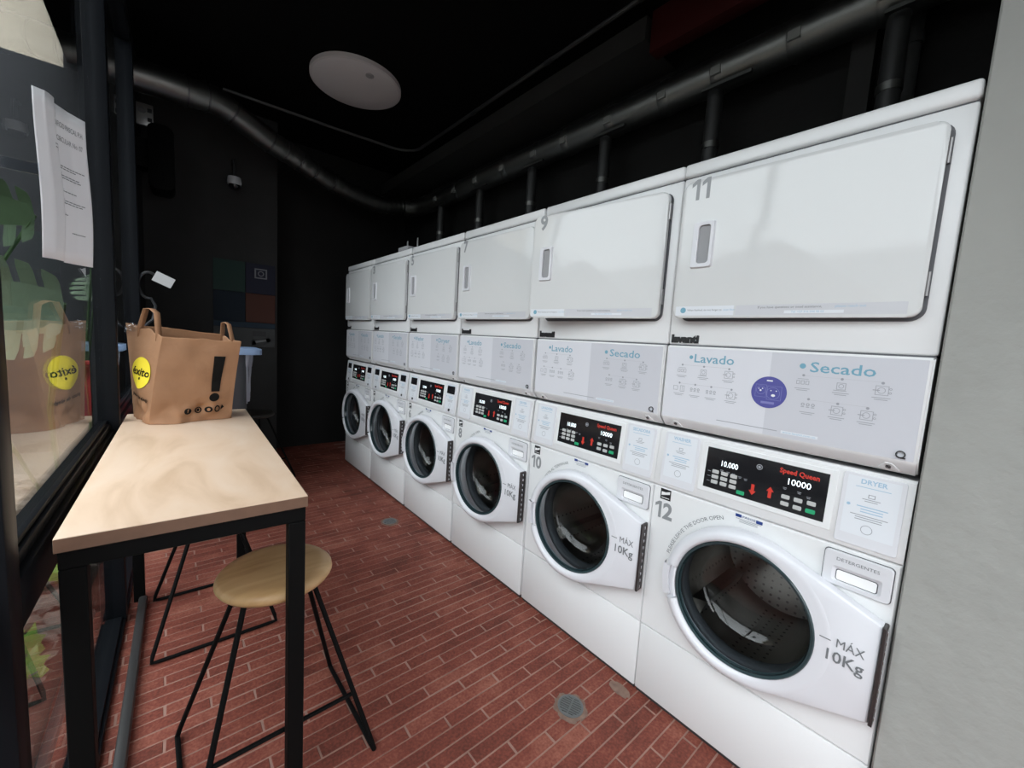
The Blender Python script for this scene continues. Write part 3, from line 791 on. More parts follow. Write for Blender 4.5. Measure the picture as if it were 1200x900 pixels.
def icon_print(kind):
    p = Print(); w_ = 0.0013; x = 0.0; z = -0.019
    if kind == 'box':
        for d in (-0.011, 0, 0.011): p.frame(x + d - 0.0042, x + d + 0.0042, z - 0.007, z + 0.004, w_)
        p.rect(x - 0.013, x + 0.013, z + 0.008, z + 0.0092)
    elif kind == 'basket':
        p.frame(x - 0.010, x + 0.010, z - 0.010, z + 0.009, w_); p.ring(x, z, 0.006, w_, 12); p.rect(x - 0.016, x + 0.012, z - 0.013, z - 0.0115)
    elif kind == 'mach':
        p.frame(x - 0.013, x + 0.013, z - 0.012, z + 0.012, w_); p.ring(x - 0.001, z, 0.008, w_, 14); p.rect(x - 0.018, x - 0.004, z - 0.001, z + 0.001); p.ring(x + 0.016, z + 0.005, 0.003, w_, 8); p.ring(x + 0.016, z - 0.005, 0.003, w_, 8)
    elif kind == 'dots':
        for d in (-0.012, 0, 0.012): p.ring(x + d, z + 0.003, 0.0045, 0.002, 8); p.rect(x + d - 0.004, x + d + 0.004, z - 0.005, z - 0.003)
    else:
        p.frame(x - 0.021, x - 0.005, z - 0.007, z + 0.008, w_); p.frame(x + 0.004, x + 0.019, z - 0.011, z + 0.010, w_); p.rect(x + 0.011, x + 0.012, z - 0.011, z + 0.010)
    p.disc(x, 0, 0.0035, 10); p.lines(x, -0.037, 0.036, 2, 0.0016, 0.0048)
    return p.mesh('panel_icon', INKL, PY - 0.0004)
ICONS = [(0.066, 1.303, 'box'), (0.141, 1.302, 'basket'), (0.222, 1.301, 'mach'), (0.062, 1.239, 'phone'), (0.118, 1.238, 'dots'), (0.172, 1.237, 'dots'), (0.236, 1.236, 'mach'),
         (0.423, 1.302, 'box'), (0.510, 1.300, 'basket'), (0.592, 1.299, 'mach'), (0.442, 1.236, 'dots'), (0.508, 1.233, 'mach'), (0.570, 1.231, 'mach')]
def me_pnote(): return Print().rect(0.20, 0.375, z_(1.124), z_(1.1262)).mesh('footnote', INKL, PY - 0.0004)
def me_plines():
    p = Print()
    for x0, x1, z in ((0.066, 0.222, 1.297), (0.062, 0.236, 1.232), (0.423, 0.592, 1.295), (0.442, 0.570, 1.228)): p.rect(x0, x1, z_(z) - 0.0004, z_(z) + 0.0004)
    return p.mesh('panel_rules', mat('rule_grey', (0.5, 0.5, 0.53), 0.5), PY - 0.0003)
def me_url(): return Print().rect(0.385, 0.475, z_(1.1205), z_(1.129)).mesh('web_address_field', CARD, PY - 0.0003)
def me_urlp(): return Print().text('www.lavanti.com.co', 0.430, z_(1.1247), 0.0085, fitw=0.080).mesh('web_address', INKP, PY - 0.0006)
def me_lock():
    m = MB().lathe([(0.0095, -0.0085), (0.0095, -0.012), (0.007, -0.0125), (0.0065, -0.010)], (0.644, 0, z_(1.122)), 'y', 18)
    m.box((0.6445, -0.012, z_(1.112)), (0.6535, -0.009, z_(1.1155)))
    return m.mesh('lock', RUBBER)
def me_screwpl(): return MB().prism([(-0.022, -0.013), (0.022, -0.013), (0.007, 0.011), (-0.007, 0.011)], -0.003, 0.0, bev=0.001, seg=1).mesh('screw_boss', ENAMEL)
def me_screw(): return MB().lathe([(0.0055, -0.003), (0.0055, -0.0055), (0.001, -0.006)], (0, 0, 0), 'y', 10).mesh('screw', HINGE)
def me_sticker(): return Print().disc(0.341, z_(1.236), 0.0475, 40).mesh('round_sticker', PURPLE, PY - 0.0010)
def me_stickerw():
    c, z0 = 0.341, z_(1.236)
    p = Print().rect(c - 0.008, c + 0.008, z0 + 0.033, z0 + 0.037).disc(c + 0.013, z0 - 0.008, 0.0055, 12, 0.004).disc(c - 0.022, z0 + 0.004, 0.003, 8).disc(c - 0.017, z0 + 0.010, 0.0018, 8).disc(c - 0.027, z0 + 0.009, 0.0016, 8).disc(c + 0.006, z0 + 0.006, 0.0018, 8).disc(c + 0.020, z0 + 0.006, 0.0018, 8)
    return p.mesh('sticker_drawing', WHITEI, PY - 0.0014)
def me_stickerr():
    c, z0 = 0.341, z_(1.236)
    return Print().ring(c + 0.012, z0 - 0.002, 0.018, 0.0012).ring(c - 0.021, z0 + 0.005, 0.013, 0.0012).frame(c - 0.036, c - 0.006, z0 - 0.016, z0 + 0.022, 0.0010).frame(c - 0.004, c + 0.034, z0 - 0.022, z0 + 0.020, 0.0010).rect(c - 0.018, c + 0.018, z0 - 0.035, z0 - 0.028).mesh('sticker_lines', mat('lilac_ink', (0.22, 0.22, 0.50), 0.5), PY - 0.0013)

def dryer(i, num, open_deg, titles, label, sticker=False):
    y = (YB[i] + YB[i + 1]) / 2 + W / 2
    t = thing('tumble_dryer', label, 'dryer', (0, y, ZD), -math.pi / 2, 'tumble dryers stacked on the washing machines')
    P_ = lambda n, key, fn, par=t, loc=None, rot=None: link(n, cached('d' + key, fn), par, loc, rot)
    P_('cabinet', 'cab', me_dcab); P_('top_panel', 'top', me_dtop); P_('seam', 'seam1', lambda: me_inner(1.930)); P_('seam', 'seam2', lambda: me_inner(1.360)); P_('door_recess', 'rec', me_recess); P_('brand_badge', 'badge', me_badge)
    pn = P_('instruction_panel', 'pan', me_panel)
    P_('sheet_light', 'sl', me_sheetl, pn); P_('sheet_grey', 'sd', me_sheetd, pn); 
    for sd_ in (0, 1): P_('panel_title', 'pt%d' % sd_ + titles[0], lambda: me_ptitle(*titles, sd_), pn)
    for x, z, kd in ICONS: stf(P_('panel_icon', 'ic' + kd, lambda: icon_print(kd), pn, (x, 0, z_(z) - 0.006)))
    P_('footnote', 'fn', me_pnote, pn)
    stf(P_('panel_rules', 'prl', me_plines, pn)); P_('web_address_field', 'wf', me_url, pn); P_('web_address', 'wa', me_urlp, pn)
    P_('lock', 'lock', me_lock, pn)
    for x in (0.056, 0.624):
        P_('screw_boss', 'sb', me_screwpl, pn, (x, 0.008, z_(1.087)), (math.radians(42), 0, 0)); P_('screw', 'sc', me_screw, pn, (x, 0.008, z_(1.086)), (math.radians(42), 0, 0))
    if sticker:
        P_('round_sticker', 'rs', me_sticker, pn); P_('sticker_drawing', 'rsd', me_stickerw, pn); P_('sticker_lines', 'rsl', me_stickerr, pn)
    d = P_('door', 'door', me_ddoor, t, (HXD, 0, 0), (0, 0, math.radians(open_deg)))
    P_('door_handle', 'dh', me_dhandle, d); P_('handle_hollow', 'dho', me_dscoop, d); P_('number', 'n' + num, lambda: me_dnum(num), d)
    P_('notice_strip', 'ns', me_strip, d); P_('notice_strip_light', 'ns2', me_strip2, d); P_('phone_field', 'ns3', me_strip3, d); [P_('notice_lettering', 'nt%d' % k, lambda: me_stript(k), d) for k in range(5)]; P_('notice_dot', 'nd', me_dot, d)
    for z in (1.535, 1.835): P_('door_hinge', 'hin', me_dhinge, t, (HXD + 0.003, -0.012, z_(z)))
    return t
LS = ('Lavado', 'Secado'); WD_ = ('Washer', 'Dryer')
dryer(0, '11', 2.0, LS, 'white tumble dryer numbered 11 with a round purple sticker, nearest of the row', True)
dryer(1, '9', 7.5, LS, 'white tumble dryer numbered 9 with its door ajar, second nearest, above washer 10')
dryer(2, '7', 2.5, LS, 'white tumble dryer numbered 7, third nearest, above washer 8')
dryer(3, '5', 1.5, WD_, 'white tumble dryer numbered 5, fourth from the grey wall, above washer 6')
dryer(4, '3', 2.0, LS, 'white tumble dryer numbered 3, under the small router, above washer 4')
dryer(5, '1', 0.5, LS, 'white tumble dryer numbered 1, last at the dark far end, above washer 2')

# ------------------------------------------------------------------ router on dryer 3
rt_ = thing('wifi_router', 'small pale router with two antennas on top of dryer 3', 'router', (0.05, YB[4] + 0.17, 1.9835), 0)
link('body', MB().box((-0.05, -0.08, 0.0), (0.05, 0.08, 0.030), 0.004).mesh('body', mat('router_grey', (0.35, 0.35, 0.36), 0.5)), rt_)
for s_ in (-1, 1):
    link('antenna', MB().tube([(0.03, s_ * 0.085, 0.002), (0.03, s_ * 0.085, 0.02), (0.03, s_ * 0.085, 0.10)], 0.006, 8, radii=[0.006, 0.006, 0.004]).mesh('antenna', mat('antenna_grey', (0.30, 0.30, 0.29), 0.5)), rt_)

# ------------------------------------------------------------------ table by the window
TW, TL, TZ = 0.455, 1.39, 0.90
tb = thing('bar_table', 'high narrow wooden table on a black steel frame along the window', 'table', wl(0.039, -1.10), RZ)
link('shaded_edge_band', MB().box((0.0008, -0.0012, TZ - 0.0295), (TW - 0.0008, -0.0002, TZ - 0.002)).mesh('shaded_edge_band', mat('edge_wood_shaded', (0.16, 0.085, 0.052), 0.6, var=0.2, vscale=30)), tb)  # front edge strip: browner edge wood, with the edge's shade painted into the colour
link('tabletop', MB().box((0, 0, TZ - 0.030), (TW, TL, TZ), 0.0025, 2).mesh('tabletop', WOOD), tb)
q = 0.040
for x in (0.004, TW - 0.004 - q):
    for y in (0.006, TL - 0.006 - q):
        link('leg', MB().box((x, y, 0.0), (x + q, y + q, TZ - 0.0305 - q), 0.002, 1).mesh('leg', BLACKM), tb)
for y in (0.006, TL - 0.006 - q):
    link('end_rail', MB().box((0.004, y, TZ - 0.0302 - q), (TW - 0.004, y + q, TZ - 0.0302), 0.002, 1).mesh('end_rail', BLACKM), tb)
for x in (0.004, TW - 0.004 - q):
    link('side_rail', MB().box((x, 0.006 + q + 0.0005, TZ - 0.0302 - q), (x + q, TL - 0.0065 - q, TZ - 0.0302), 0.002, 1).mesh('side_rail', BLACKM), tb)

# ------------------------------------------------------------------ stools
def me_seat(ms=None):
    prof = [(0.002, 0.612), (0.120, 0.612), (0.145, 0.608), (0.155, 0.598), (0.157, 0.588), (0.150, 0.577), (0.135, 0.572), (0.002, 0.572)]
    m = MB().lathe(prof, (0, 0, 0), 'z', 40); m.cap(0); m.cap(-1, True)
    return m.mesh('seat', ms or SEATW, ang=50)
FX, FY = 0.235, 0.212
def me_sled(s):
    p = [(s * 0.085, 0.045, 0.572), (s * (FX - 0.006), FY - 0.004, 0.035), (s * FX, FY, 0.010), (s * FX, FY - 0.028, 0.0075), (s * FX, -FY + 0.028, 0.0075), (s * FX, -FY, 0.010), (s * (FX - 0.006), -FY + 0.004, 0.035), (s * 0.085, -0.045, 0.572)]
    return MB().tube(p, 0.0075, 8).mesh('leg_frame', BLACKM)
def me_footrest():
    z = 0.185; k = (0.572 - z) / 0.562
    x = 0.085 + (FX - 0.085) * k; y = -(0.045 + (FY - 0.045) * k) + 0.012
    return MB().tube([(-x, y, z), (x, y, z)], 0.0065, 8).mesh('footrest', BLACKM)
def me_plate(): return MB().lathe([(0.004, 0.5718), (0.115, 0.5718), (0.115, 0.566), (0.004, 0.566)], (0, 0, 0), 'z', 24).mesh('seat_plate', BLACKM)
STG = 'wooden stools with black wire legs'
def stool(loc, rz, label, dark=False):
    t = thing('wire_stool', label, 'stool', loc, rz, STG)
    link('seat', cached('st_seat_d', lambda: me_seat(mat('dark_seat', (0.02, 0.016, 0.012), 0.6))) if dark else cached('st_seat', me_seat), t); link('seat_plate', cached('st_pl', me_plate), t)
    for s in (-1, 1): link('leg_frame', cached('st_sled%d' % s, lambda: me_sled(s)), t)
    link('footrest', cached('st_fr', me_footrest), t)
    return t
stool((-1.142, 1.255, 0), 0.03, 'round wooden stool with black wire legs standing at the near table leg')
stool((-1.243, 2.115, 0), math.pi / 2, 'stool pushed under the far half of the table, only its wire legs showing')
stool((-0.84, 3.92, 0), 0.5, 'dark stool beyond the far end of the table by the back wall', True)

# ------------------------------------------------------------------ paper grocery bag
bag = thing('paper_bag', 'brown kraft paper grocery bag with yellow round print on the table', 'bag', wl(0, 0, TZ + 0.001), RZ)
cA, cR, cL = Vector((0.128, 0.000)), Vector((0.415, 0.052)), Vector((0.066, 0.212))
cB = cL + (cR - cA)
BOT = [cA, cR, cB, cL]
cen = sum((p for p in BOT), Vector((0, 0))) / 4
TOPH = [0.368, 0.362, 0.385, 0.415]
TOP = [Vector((0.176, 0.020)), Vector((0.452, 0.020)), Vector((0.395, 0.262)), Vector((0.050, 0.215))]
def bagpt(f, u, v, off=0.0):
    """face f (0 front, 1 right, 2 back, 3 left), u along the face, v from bottom to top"""
    i, j = f, (f + 1) % 4
    lo = BOT[i].lerp(BOT[j], u); hi = TOP[i].lerp(TOP[j], u)
    h = (TOPH[i] * (1 - u) + TOPH[j] * u) * v
    p = lo.lerp(hi, v ** 1.3)
    n2 = (BOT[j] - BOT[i]); nn = Vector((n2.y, -n2.x)).normalized()
    d = 0.010 * math.sin(math.pi * u) * math.sin(math.pi * min(1, v * 1.1))
    d += 0.012 * noise.noise(Vector((u * 3.1 + f * 7.3, v * 3.7, 0.3))) * math.sin(math.pi * u) ** 0.5 if 0 < u < 1 else 0
    d += 0.034 * noise.noise(Vector((u * 6.0 + f * 3.3, v * 6.0, 2.3))) * math.exp(-((v - 0.12) / 0.10) ** 2) * (math.sin(math.pi * u) if 0 < u < 1 else 0)
    if f == 0: d += 0.045 * math.exp(-(v / 0.055) ** 2) * (0.6 + 0.5 * math.sin(7 * u)) * (math.sin(math.pi * u) ** 0.7 if 0 < u < 1 else 0)
    if f in (1, 3): d += -0.020 * math.sin(math.pi * u) * v ** 2
    h += 0.010 * noise.noise(Vector((u * 5 + f * 2.7, 9.1, 0))) * v ** 8 * (math.sin(math.pi * u) if 0 < u < 1 else 0)
    p = p + nn * (d + off)
    return Vector((p.x, p.y, max(0.0, h)))
NU, NV = 40, 56
V, F, idx = [], [], {}
for f in range(4):
    for iu in range(NU):
        for iv in range(NV + 1):
            idx[(f * NU + iu, iv)] = len(V); V.append(bagpt(f, iu / NU, iv / NV))
for k in range(4 * NU):
    for iv in range(NV):
        k2 = (k + 1) % (4 * NU); F.append((idx[(k, iv)], idx[(k2, iv)], idx[(k2, iv + 1)], idx[(k, iv + 1)]))
F.append(tuple(idx[(k, 0)] for k in range(4 * NU))[::-1])
me = bpy.data.meshes.new('bag_body'); me.from_pydata(V, [], F); me.materials.append(KRAFT); me.update()
me.polygons.foreach_set('use_smooth', [True] * len(me.polygons)); me.set_sharp_from_angle(angle=math.radians(40))
bo = link('bag_body', me, bag)
so = bo.modifiers.new('thickness', 'SOLIDIFY'); so.thickness = 0.0012; so.offset = -1
def strap(p0, p1, top, lean, wdt, nm):
    P0, P1 = Vector(p0), Vector(p1); ax = (P1 - P0); w3 = Vector(wdt)
    m = MB(); pts = [P0 + Vector((0, 0, -0.04)), P0, P0.lerp(P1, 0.22) + Vector(lean) * 0.8 + Vector((0, 0, top * 0.92)), P0.lerp(P1, 0.5) + Vector(lean) + Vector((0, 0, top)), P0.lerp(P1, 0.80) + Vector(lean) * 0.8 + Vector((0, 0, top * 0.88)), P1, P1 + Vector((0, 0, -0.04))]
    L = []
    for p in pts:
        L.append([m.bm.verts.new(p - w3 / 2), m.bm.verts.new(p + w3 / 2)])
    for a, b in zip(L, L[1:]): m.bm.faces.new((a[0], a[1], b[1], b[0]))
    o = link('handle', m.mesh('handle', KRAFT, ang=30), bag)
    s2 = o.modifiers.new('thickness', 'SOLIDIFY'); s2.thickness = 0.003
t3 = bagpt(3, 0.25, 1.0); t3b = bagpt(3, 0.78, 1.0)
strap(t3 + Vector((0.004, 0, 0)), t3b + Vector((0.004, 0, 0)), 0.095, (0.01, 0, 0), (0.020, 0.010, 0), 'handle')
t1 = bagpt(1, 0.22, 1.0); t1b = bagpt(1, 0.75, 1.0)
strap(t1 + Vector((-0.003, 0, 0)), t1b + Vector((-0.003, 0, 0)), 0.075, (-0.005, 0, 0), (0.017, 0.012, 0), 'handle')
def bagprint(name, pr, f, m_, off=0.0022):
    me = bpy.data.meshes.new(name)
    me.from_pydata([bagpt(f, u, v, off + 0.0008) for u, v in pr.V], [], pr.F); me.materials.append(m_); me.update()
    return link(name, me, bag)
LW, LH = 0.222, 0.39
def discgrid(cx, cz, r, sx, sz):
    p = Print(); n = 28
    for ring in range(6):
        r0, r1 = r * ring / 6, r * (ring + 1) / 6
        for k in range(n):
            a, b = 2 * math.pi * k / n, 2 * math.pi * (k + 1) / n
            q_ = [(cx + rr * math.cos(t) / sx, cz + rr * math.sin(t) / sz) for rr, t in ((r0, a), (r1, a), (r1, b), (r0, b))]
            p.add(q_, [(0, 1, 2, 3)])
    return p
bagprint('round_print', discgrid(0.56, 0.535, 0.066, LW, LH), 3, YELLOW)
def bagtext(body, cu, cv, size, sx, sz, fitw, f, name, m_, off, slope=0.0, offset=0.0):
    Vt, Ft = text_raw(body, size, 'CENTER', offset); xs = [v.x for v in Vt]; k = fitw / (max(xs) - min(xs))
    p = Print(); p.add([(cu + v.x * k / sx, cv + (v.y + slope * v.x * k) / sz) for v in Vt], Ft)
    bagprint(name, p, f, m_, off)
bagtext('\u00e9xito', 0.57, 0.545, 0.046, LW, LH, 0.116, 3, 'brand_lettering', BAGINK, 0.0036, 0, 0.0010)
bagprint('brand_dot', Print().disc(0.585, 0.478, 0.006 / LW, 10, 0.006 / LH), 3, BAGINK, 0.0036)
bagtext('placer de elegir', 0.52, 0.265, 0.022, LW, LH, 0.150, 3, 'slogan_lettering', BAGINK, 0.0030, -0.1, 0.0006)
FWd = 0.292
pe = Print()
for k in range(8):
    z0, z1 = 0.36 + 0.055 * k, 0.36 + 0.055 * (k + 1)
    w0, w1 = 0.056 + 0.0026 * k, 0.056 + 0.0026 * (k + 1)
    pe.poly([(0.74 - w0, z0), (0.74 + w0, z0), (0.74 + w1, z1), (0.74 - w1, z1)])
bagprint('exclamation_bar', pe, 0, BAGINK)
bagprint('exclamation_dot', discgrid(0.735, 0.288, 0.0195, FWd, 0.368), 0, BAGINK)
for k, u in enumerate((0.42, 0.555, 0.675, 0.785)):
    bagprint('social_icon', discgrid(u, 0.130 + 0.004 * k, 0.0135, FWd, 0.368) if k < 3 else Print().ring(u, 0.142, 0.042, 0.016), 0, BAGINK, 0.0028)
bagprint('social_icon', Print().poly([(0.835, 0.125), (0.885, 0.155), (0.85, 0.19), (0.84, 0.155)]), 0, BAGINK, 0.0028)
bagtext('f', 0.42, 0.131, 0.024, FWd, 0.368, 0.006, 0, 'social_letter', KRAFT, 0.0040)
bagprint('social_letter', Print().ring(0.555, 0.134, 0.026, 0.007, 14).disc(0.675, 0.138, 0.020, 8), 0, KRAFT, 0.0040)
bagtext('siguenos en', 0.64, 0.205, 0.012, FWd, 0.368, 0.070, 0, 'small_lettering', mat('orange_ink', (0.42, 0.16, 0.04), 0.6), 0.0026)
def crumple(name, c, r, seed, mm, parent):
    m = MB(); bmesh.ops.create_icosphere(m.bm, subdivisions=3, radius=1.0)
    for v in m.bm.verts:
        k = 1 + 0.55 * noise.noise(v.co * 2.3 + Vector((seed, 0, 0))) + 0.25 * noise.noise(v.co * 6 + Vector((0, seed, 0)))
        v.co = Vector((c[0] + v.co.x * r[0] * k, c[1] + v.co.y * r[1] * k, c[2] + v.co.z * r[2] * k))
    return link(name, m.mesh(name, mm, ang=15), parent)
crumple('plastic_wrap', (0.075, 0.215, 0.390), (0.030, 0.035, 0.022), 2.0, CLEARP, bag)

# ------------------------------------------------------------------ notice taped to the window
pp = thing('paper_notice', 'white printed notice sheet curling off the window glass', 'notice', wl(0, 0, 0), RZ)
PATH = [Vector((0.046, -1.098)), Vector((0.060, -1.086)), Vector((0.068, -1.062)), Vector((0.064, -1.040)), Vector((0.078, -1.016)), Vector((0.098, -0.994))]
Z0, Z1 = 1.437, 1.733
def path_at(s):
    L = [0]; 
    for a, b in zip(PATH, PATH[1:]): L.append(L[-1] + (b - a).length)
    s = max(0, min(1, s)) * L[-1]
    for i in range(len(PATH) - 1):
        if s <= L[i + 1] + 1e-9:
            t = (s - L[i]) / (L[i + 1] - L[i]); return PATH[i].lerp(PATH[i + 1], t), (PATH[i + 1] - PATH[i]).normalized()
    return PATH[-1], (PATH[-1] - PATH[-2]).normalized()
def paper_pt(s, v, off=0.0):
    p, t = path_at(s); n_ = Vector((t.y, -t.x))
    sag = 0.004 * math.sin(5 * v) 
    z = Z0 + (Z1 - Z0) * v - 0.010 * v * abs(s - 0.25) 
    p = p + n_ * (off + sag)
    return Vector((p.x, p.y, z))
NS, NZ = 40, 12
V = [paper_pt(i / NS, j / NZ) for i in range(NS + 1) for j in range(NZ + 1)]
F = [(i * (NZ + 1) + j, (i + 1) * (NZ + 1) + j, (i + 1) * (NZ + 1) + j + 1, i * (NZ + 1) + j + 1) for i in range(NS) for j in range(NZ)]
me = bpy.data.meshes.new('sheet'); me.from_pydata(V, [], F); me.materials.append(PAPER); me.update()
me.polygons.foreach_set('use_smooth', [True] * len(me.polygons))
so_ = link('sheet', me, pp); sd_ = so_.modifiers.new('thickness', 'SOLIDIFY'); sd_.thickness = 0.0004
pr = Print()
Vt, Ft = text_raw('EDIFICIO PASCAL P.H.', 0.05); xs = [v.x for v in Vt]; k = 0.46 / (max(xs) - min(xs)); pr.add([(0.72 + v.x * k, 0.885 + v.y * 0.95) for v in Vt], Ft)
Vt, Ft = text_raw('CIRCULAR No. 07', 0.05); xs = [v.x for v in Vt]; k = 0.40 / (max(xs) - min(xs)); pr.add([(0.73 + v.x * k, 0.795 + v.y * 0.95) for v in Vt], Ft)
for v_, u0, u1 in ((0.62, 0.55, 0.93), (0.605, 0.36, 0.80), (0.56, 0.36, 0.84), (0.545, 0.36, 0.86), (0.46, 0.36, 0.78), (0.40, 0.36, 0.90), (0.385, 0.36, 0.86), (0.31, 0.36, 0.60), (0.20, 0.66, 0.88), (0.72, 0.30, 0.50), (0.70, 0.30, 0.50)):
    nseg = 8
    for j in range(nseg):
        a, b = u0 + (u1 - u0) * j / nseg, u0 + (u1 - u0) * (j + 0.85) / nseg
        pr.poly([(a, v_), (b, v_), (b, v_ + 0.006), (a, v_ + 0.006)])
me = bpy.data.meshes.new('notice_lettering'); me.from_pydata([paper_pt(u, v, 0.0008) for u, v in pr.V], [], pr.F); me.materials.append(INKG); me.update(); link('notice_lettering', me, pp)
gp = Print().disc(0.40, 0.91, 0.03, 10, 0.02).poly([(0.39, 0.85), (0.43, 0.85), (0.41, 0.92)])
me = bpy.data.meshes.new('notice_emblem'); me.from_pydata([paper_pt(u, v, 0.0008) for u, v in gp.V], [], gp.F); me.materials.append(mat('olive_ink', (0.22, 0.25, 0.12), 0.6)); me.update(); link('notice_emblem', me, pp)
link('tape', MB().box((-0.009, -1.102, 1.58), (0.048, -1.096, 1.60)).mesh('tape', CLEARP), pp)

# ------------------------------------------------------------------ floor drains
def drain(loc, rz, label, r=0.048):
    t = thing('floor_drain', label, 'drain', loc, rz, 'round floor drains')
    link('drain_rim', MB().lathe([(r, 0.0005), (r, 0.0045), (r * 0.86, 0.0050), (r * 0.84, 0.0010)], (0, 0, 0), 'z', 28).mesh('drain_rim', IRON), t)
    link('drain_hole', MB().prism([(r * 0.86 * math.cos(2 * math.pi * k / 24), r * 0.86 * math.sin(2 * math.pi * k / 24)) for k in range(24)], 0.0004, 0.0012, 'xy').mesh('drain_hole', DARKHOLE), t)
    for k in range(-4, 5):
        y = k * r * 0.20; h = math.sqrt(max(0, (r * 0.86) ** 2 - y * y))
        if h > 0.006: link('grate_bar', MB().box((-h, y - r * 0.052, 0.0013), (h, y + r * 0.052, 0.0044)).mesh('grate_bar', IRON), t)
    link('grate_rib', MB().box((-r * 0.05, -r * 0.85, 0.0014), (r * 0.05, r * 0.85, 0.0046)).mesh('grate_rib', IRON), t)
drain((-0.262, 0.776, 0.0016), math.radians(112), 'round iron floor drain in the bricks near washers 10 and 12')
drain((-0.190, 2.57, 0.0016), math.radians(100), 'smaller-looking round floor drain far back near washer 6')

# ------------------------------------------------------------------ ceiling lamp, conduit, ducts
lp = thing('ceiling_lamp', 'round flat white ceiling lamp, switched off', 'lamp', (-0.215, 3.39, CEIL), 0)
link('lamp_body', MB().lathe([(0.335, -0.001), (0.335, -0.030), (0.320, -0.034)], (0, 0, 0), 'z', 56).mesh('lamp_body', mat('lamp_white', (0.62, 0.58, 0.58), 0.5)), lp)
m_ = MB().lathe([(0.320, -0.034), (0.30, -0.040), (0.15, -0.046), (0.004, -0.048)], (0, 0, 0), 'z', 56); m_.cap(-1)
link('diffuser', m_.mesh('diffuser', mat('lamp_diffuser', (0.70, 0.66, 0.66), 0.4)), lp)
link('lamp_clip', MB().lathe([(0.030, -0.046), (0.030, -0.052), (0.002, -0.053)], (0.02, -0.22, 0.004), 'z', 16).mesh('lamp_clip', mat('clip_grey', (0.40, 0.38, 0.38), 0.5)), lp)
CND = mat('conduit_grey', (0.07, 0.07, 0.07), 0.5, metal=0.3)
cn = thing('ceiling_conduit', 'thin metal conduit running along the ceiling and turning at the back', 'conduit', (0, 0, 0))
zc = CEIL - 0.016
pa = [(0.66, -0.0, zc), (0.655, 4.00, zc)]; 
bend = [(0.655 - 0.25 * (1 - math.cos(t)), 4.00 + 0.22 * math.sin(t), zc) for t in [math.pi / 2 * k / 6 for k in range(7)]]
link('pipe', MB().tube([(0.665, 0.0, zc), (0.655, 3.95, zc)] + bend + [(-0.10, 4.26, zc), (-1.0, 4.30, zc)], 0.014, 8).mesh('pipe', CND), cn)
for y in (0.8, 1.35, 2.1, 3.0): link('coupling', MB().tube([(0.66, y, zc - 0.001), (0.66, y + 0.07, zc - 0.001)], 0.017, 8).mesh('coupling', RUBBER), cn)

dx, dz_, drr = 0.78, 2.755, 0.085
md = thing('exhaust_duct', 'long galvanised exhaust duct running above the dryers', 'duct', (dx, 0, dz_))
link('duct_pipe', MB().tube([(0, 0.0, 0), (0, 4.0, 0), (-0.02, 4.14, -0.005), (-0.09, 4.24, -0.015), (-0.17, 4.26, -0.02)], drr, 24, cap=True).mesh('duct_pipe', DUCT), md)
for y in (0.30, 0.60, 0.93, 1.22, 1.58, 1.95, 2.25, 2.62, 3.0, 3.35, 3.7):
    link('joint_band', MB().tube([(0, y, 0), (0, y + 0.012, 0), (0, y + 0.05, 0), (0, y + 0.062, 0)], drr, 24, radii=[drr + .001, drr + .005, drr + .005, drr + .001], cap=False).mesh('joint_band', DUCT), md)
    link('foil_tape', MB().box((-drr - 0.006, y + 0.005, -0.045), (-drr + 0.012, y + 0.055, -0.005), 0.002, 1).mesh('foil_tape', mat('foil', (0.20, 0.20, 0.19), 0.4)), md)
for i in range(6):
    y = 0.30 + 0.688 * i + (0.0 if i else 0.0)
    st = link('branch_pipe', MB().tube([(0.0, y, 1.985 - dz_), (0.0, y, -0.20), (0.0, y, -0.04)], 0.038, 14).mesh('branch_pipe', mat('dark_branch', (0.05, 0.05, 0.05), 0.5, metal=0.6)), md)
    link('branch_collar', MB().tube([(0.0, y, -0.36), (0.0, y, -0.33)], 0.042, 14).mesh('branch_collar', DUCT), st)
    link('branch_hanger', MB().box((-0.09, y - 0.20, -0.105), (-0.07, y + 0.03, -0.090)).mesh('branch_hanger', DUCT), md)

sd = thing('flexible_duct', 'silver duct elbow coming off the dark left wall and dropping to the back', 'duct', (0, 0, 0))
pth = [Vector(p) for p in ((-1.535, 3.76, 2.93), (-1.42, 3.77, 2.94), (-1.25, 3.79, 2.95), (-1.09, 3.83, 2.97), (-0.92, 3.90, 2.93), (-0.72, 3.98, 2.87), (-0.52, 4.05, 2.83), (-0.30, 4.12, 2.77), (-0.05, 4.19, 2.73), (0.2, 4.24, 2.70), (0.42, 4.26, 2.70), (0.575, 4.26, 2.735))]
def spline(P, n):
    out = []
    for i in range(len(P) - 1):
        p0, p1, p2, p3 = P[max(0, i - 1)], P[i], P[i + 1], P[min(len(P) - 1, i + 2)]
        for k in range(n):
            t = k / n
            out.append(0.5 * ((2 * p1) + (p2 - p0) * t + (2 * p0 - 5 * p1 + 4 * p2 - p3) * t * t + (3 * p1 - p0 - 3 * p2 + p3) * t ** 3))
    return out + [P[-1]]
sp = spline(pth, 10)
rad = [0.100 + (0.004 * math.sin(i * 1.9) if i > 52 else 0) for i in range(len(sp))]
rad = [r * (1 - 0.25 * min(1, i / len(sp) * 1.0)) for i, r in enumerate(rad)]
link('duct_pipe', MB().tube(sp, 0.1, 22, radii=rad).mesh('duct_pipe', DUCT, ang=70), sd)
for i in (19, 26, 36, 50, 56, 62, 68, 75):
    a = sp[i]; b = sp[i + 1]; rr = rad[i]
    link('joint_band', MB().tube([a, a.lerp(b, 0.6)], rr + 0.006, 22).mesh('joint_band', mat('band_dark', (0.12, 0.12, 0.12), 0.4, metal=0.9)), sd)
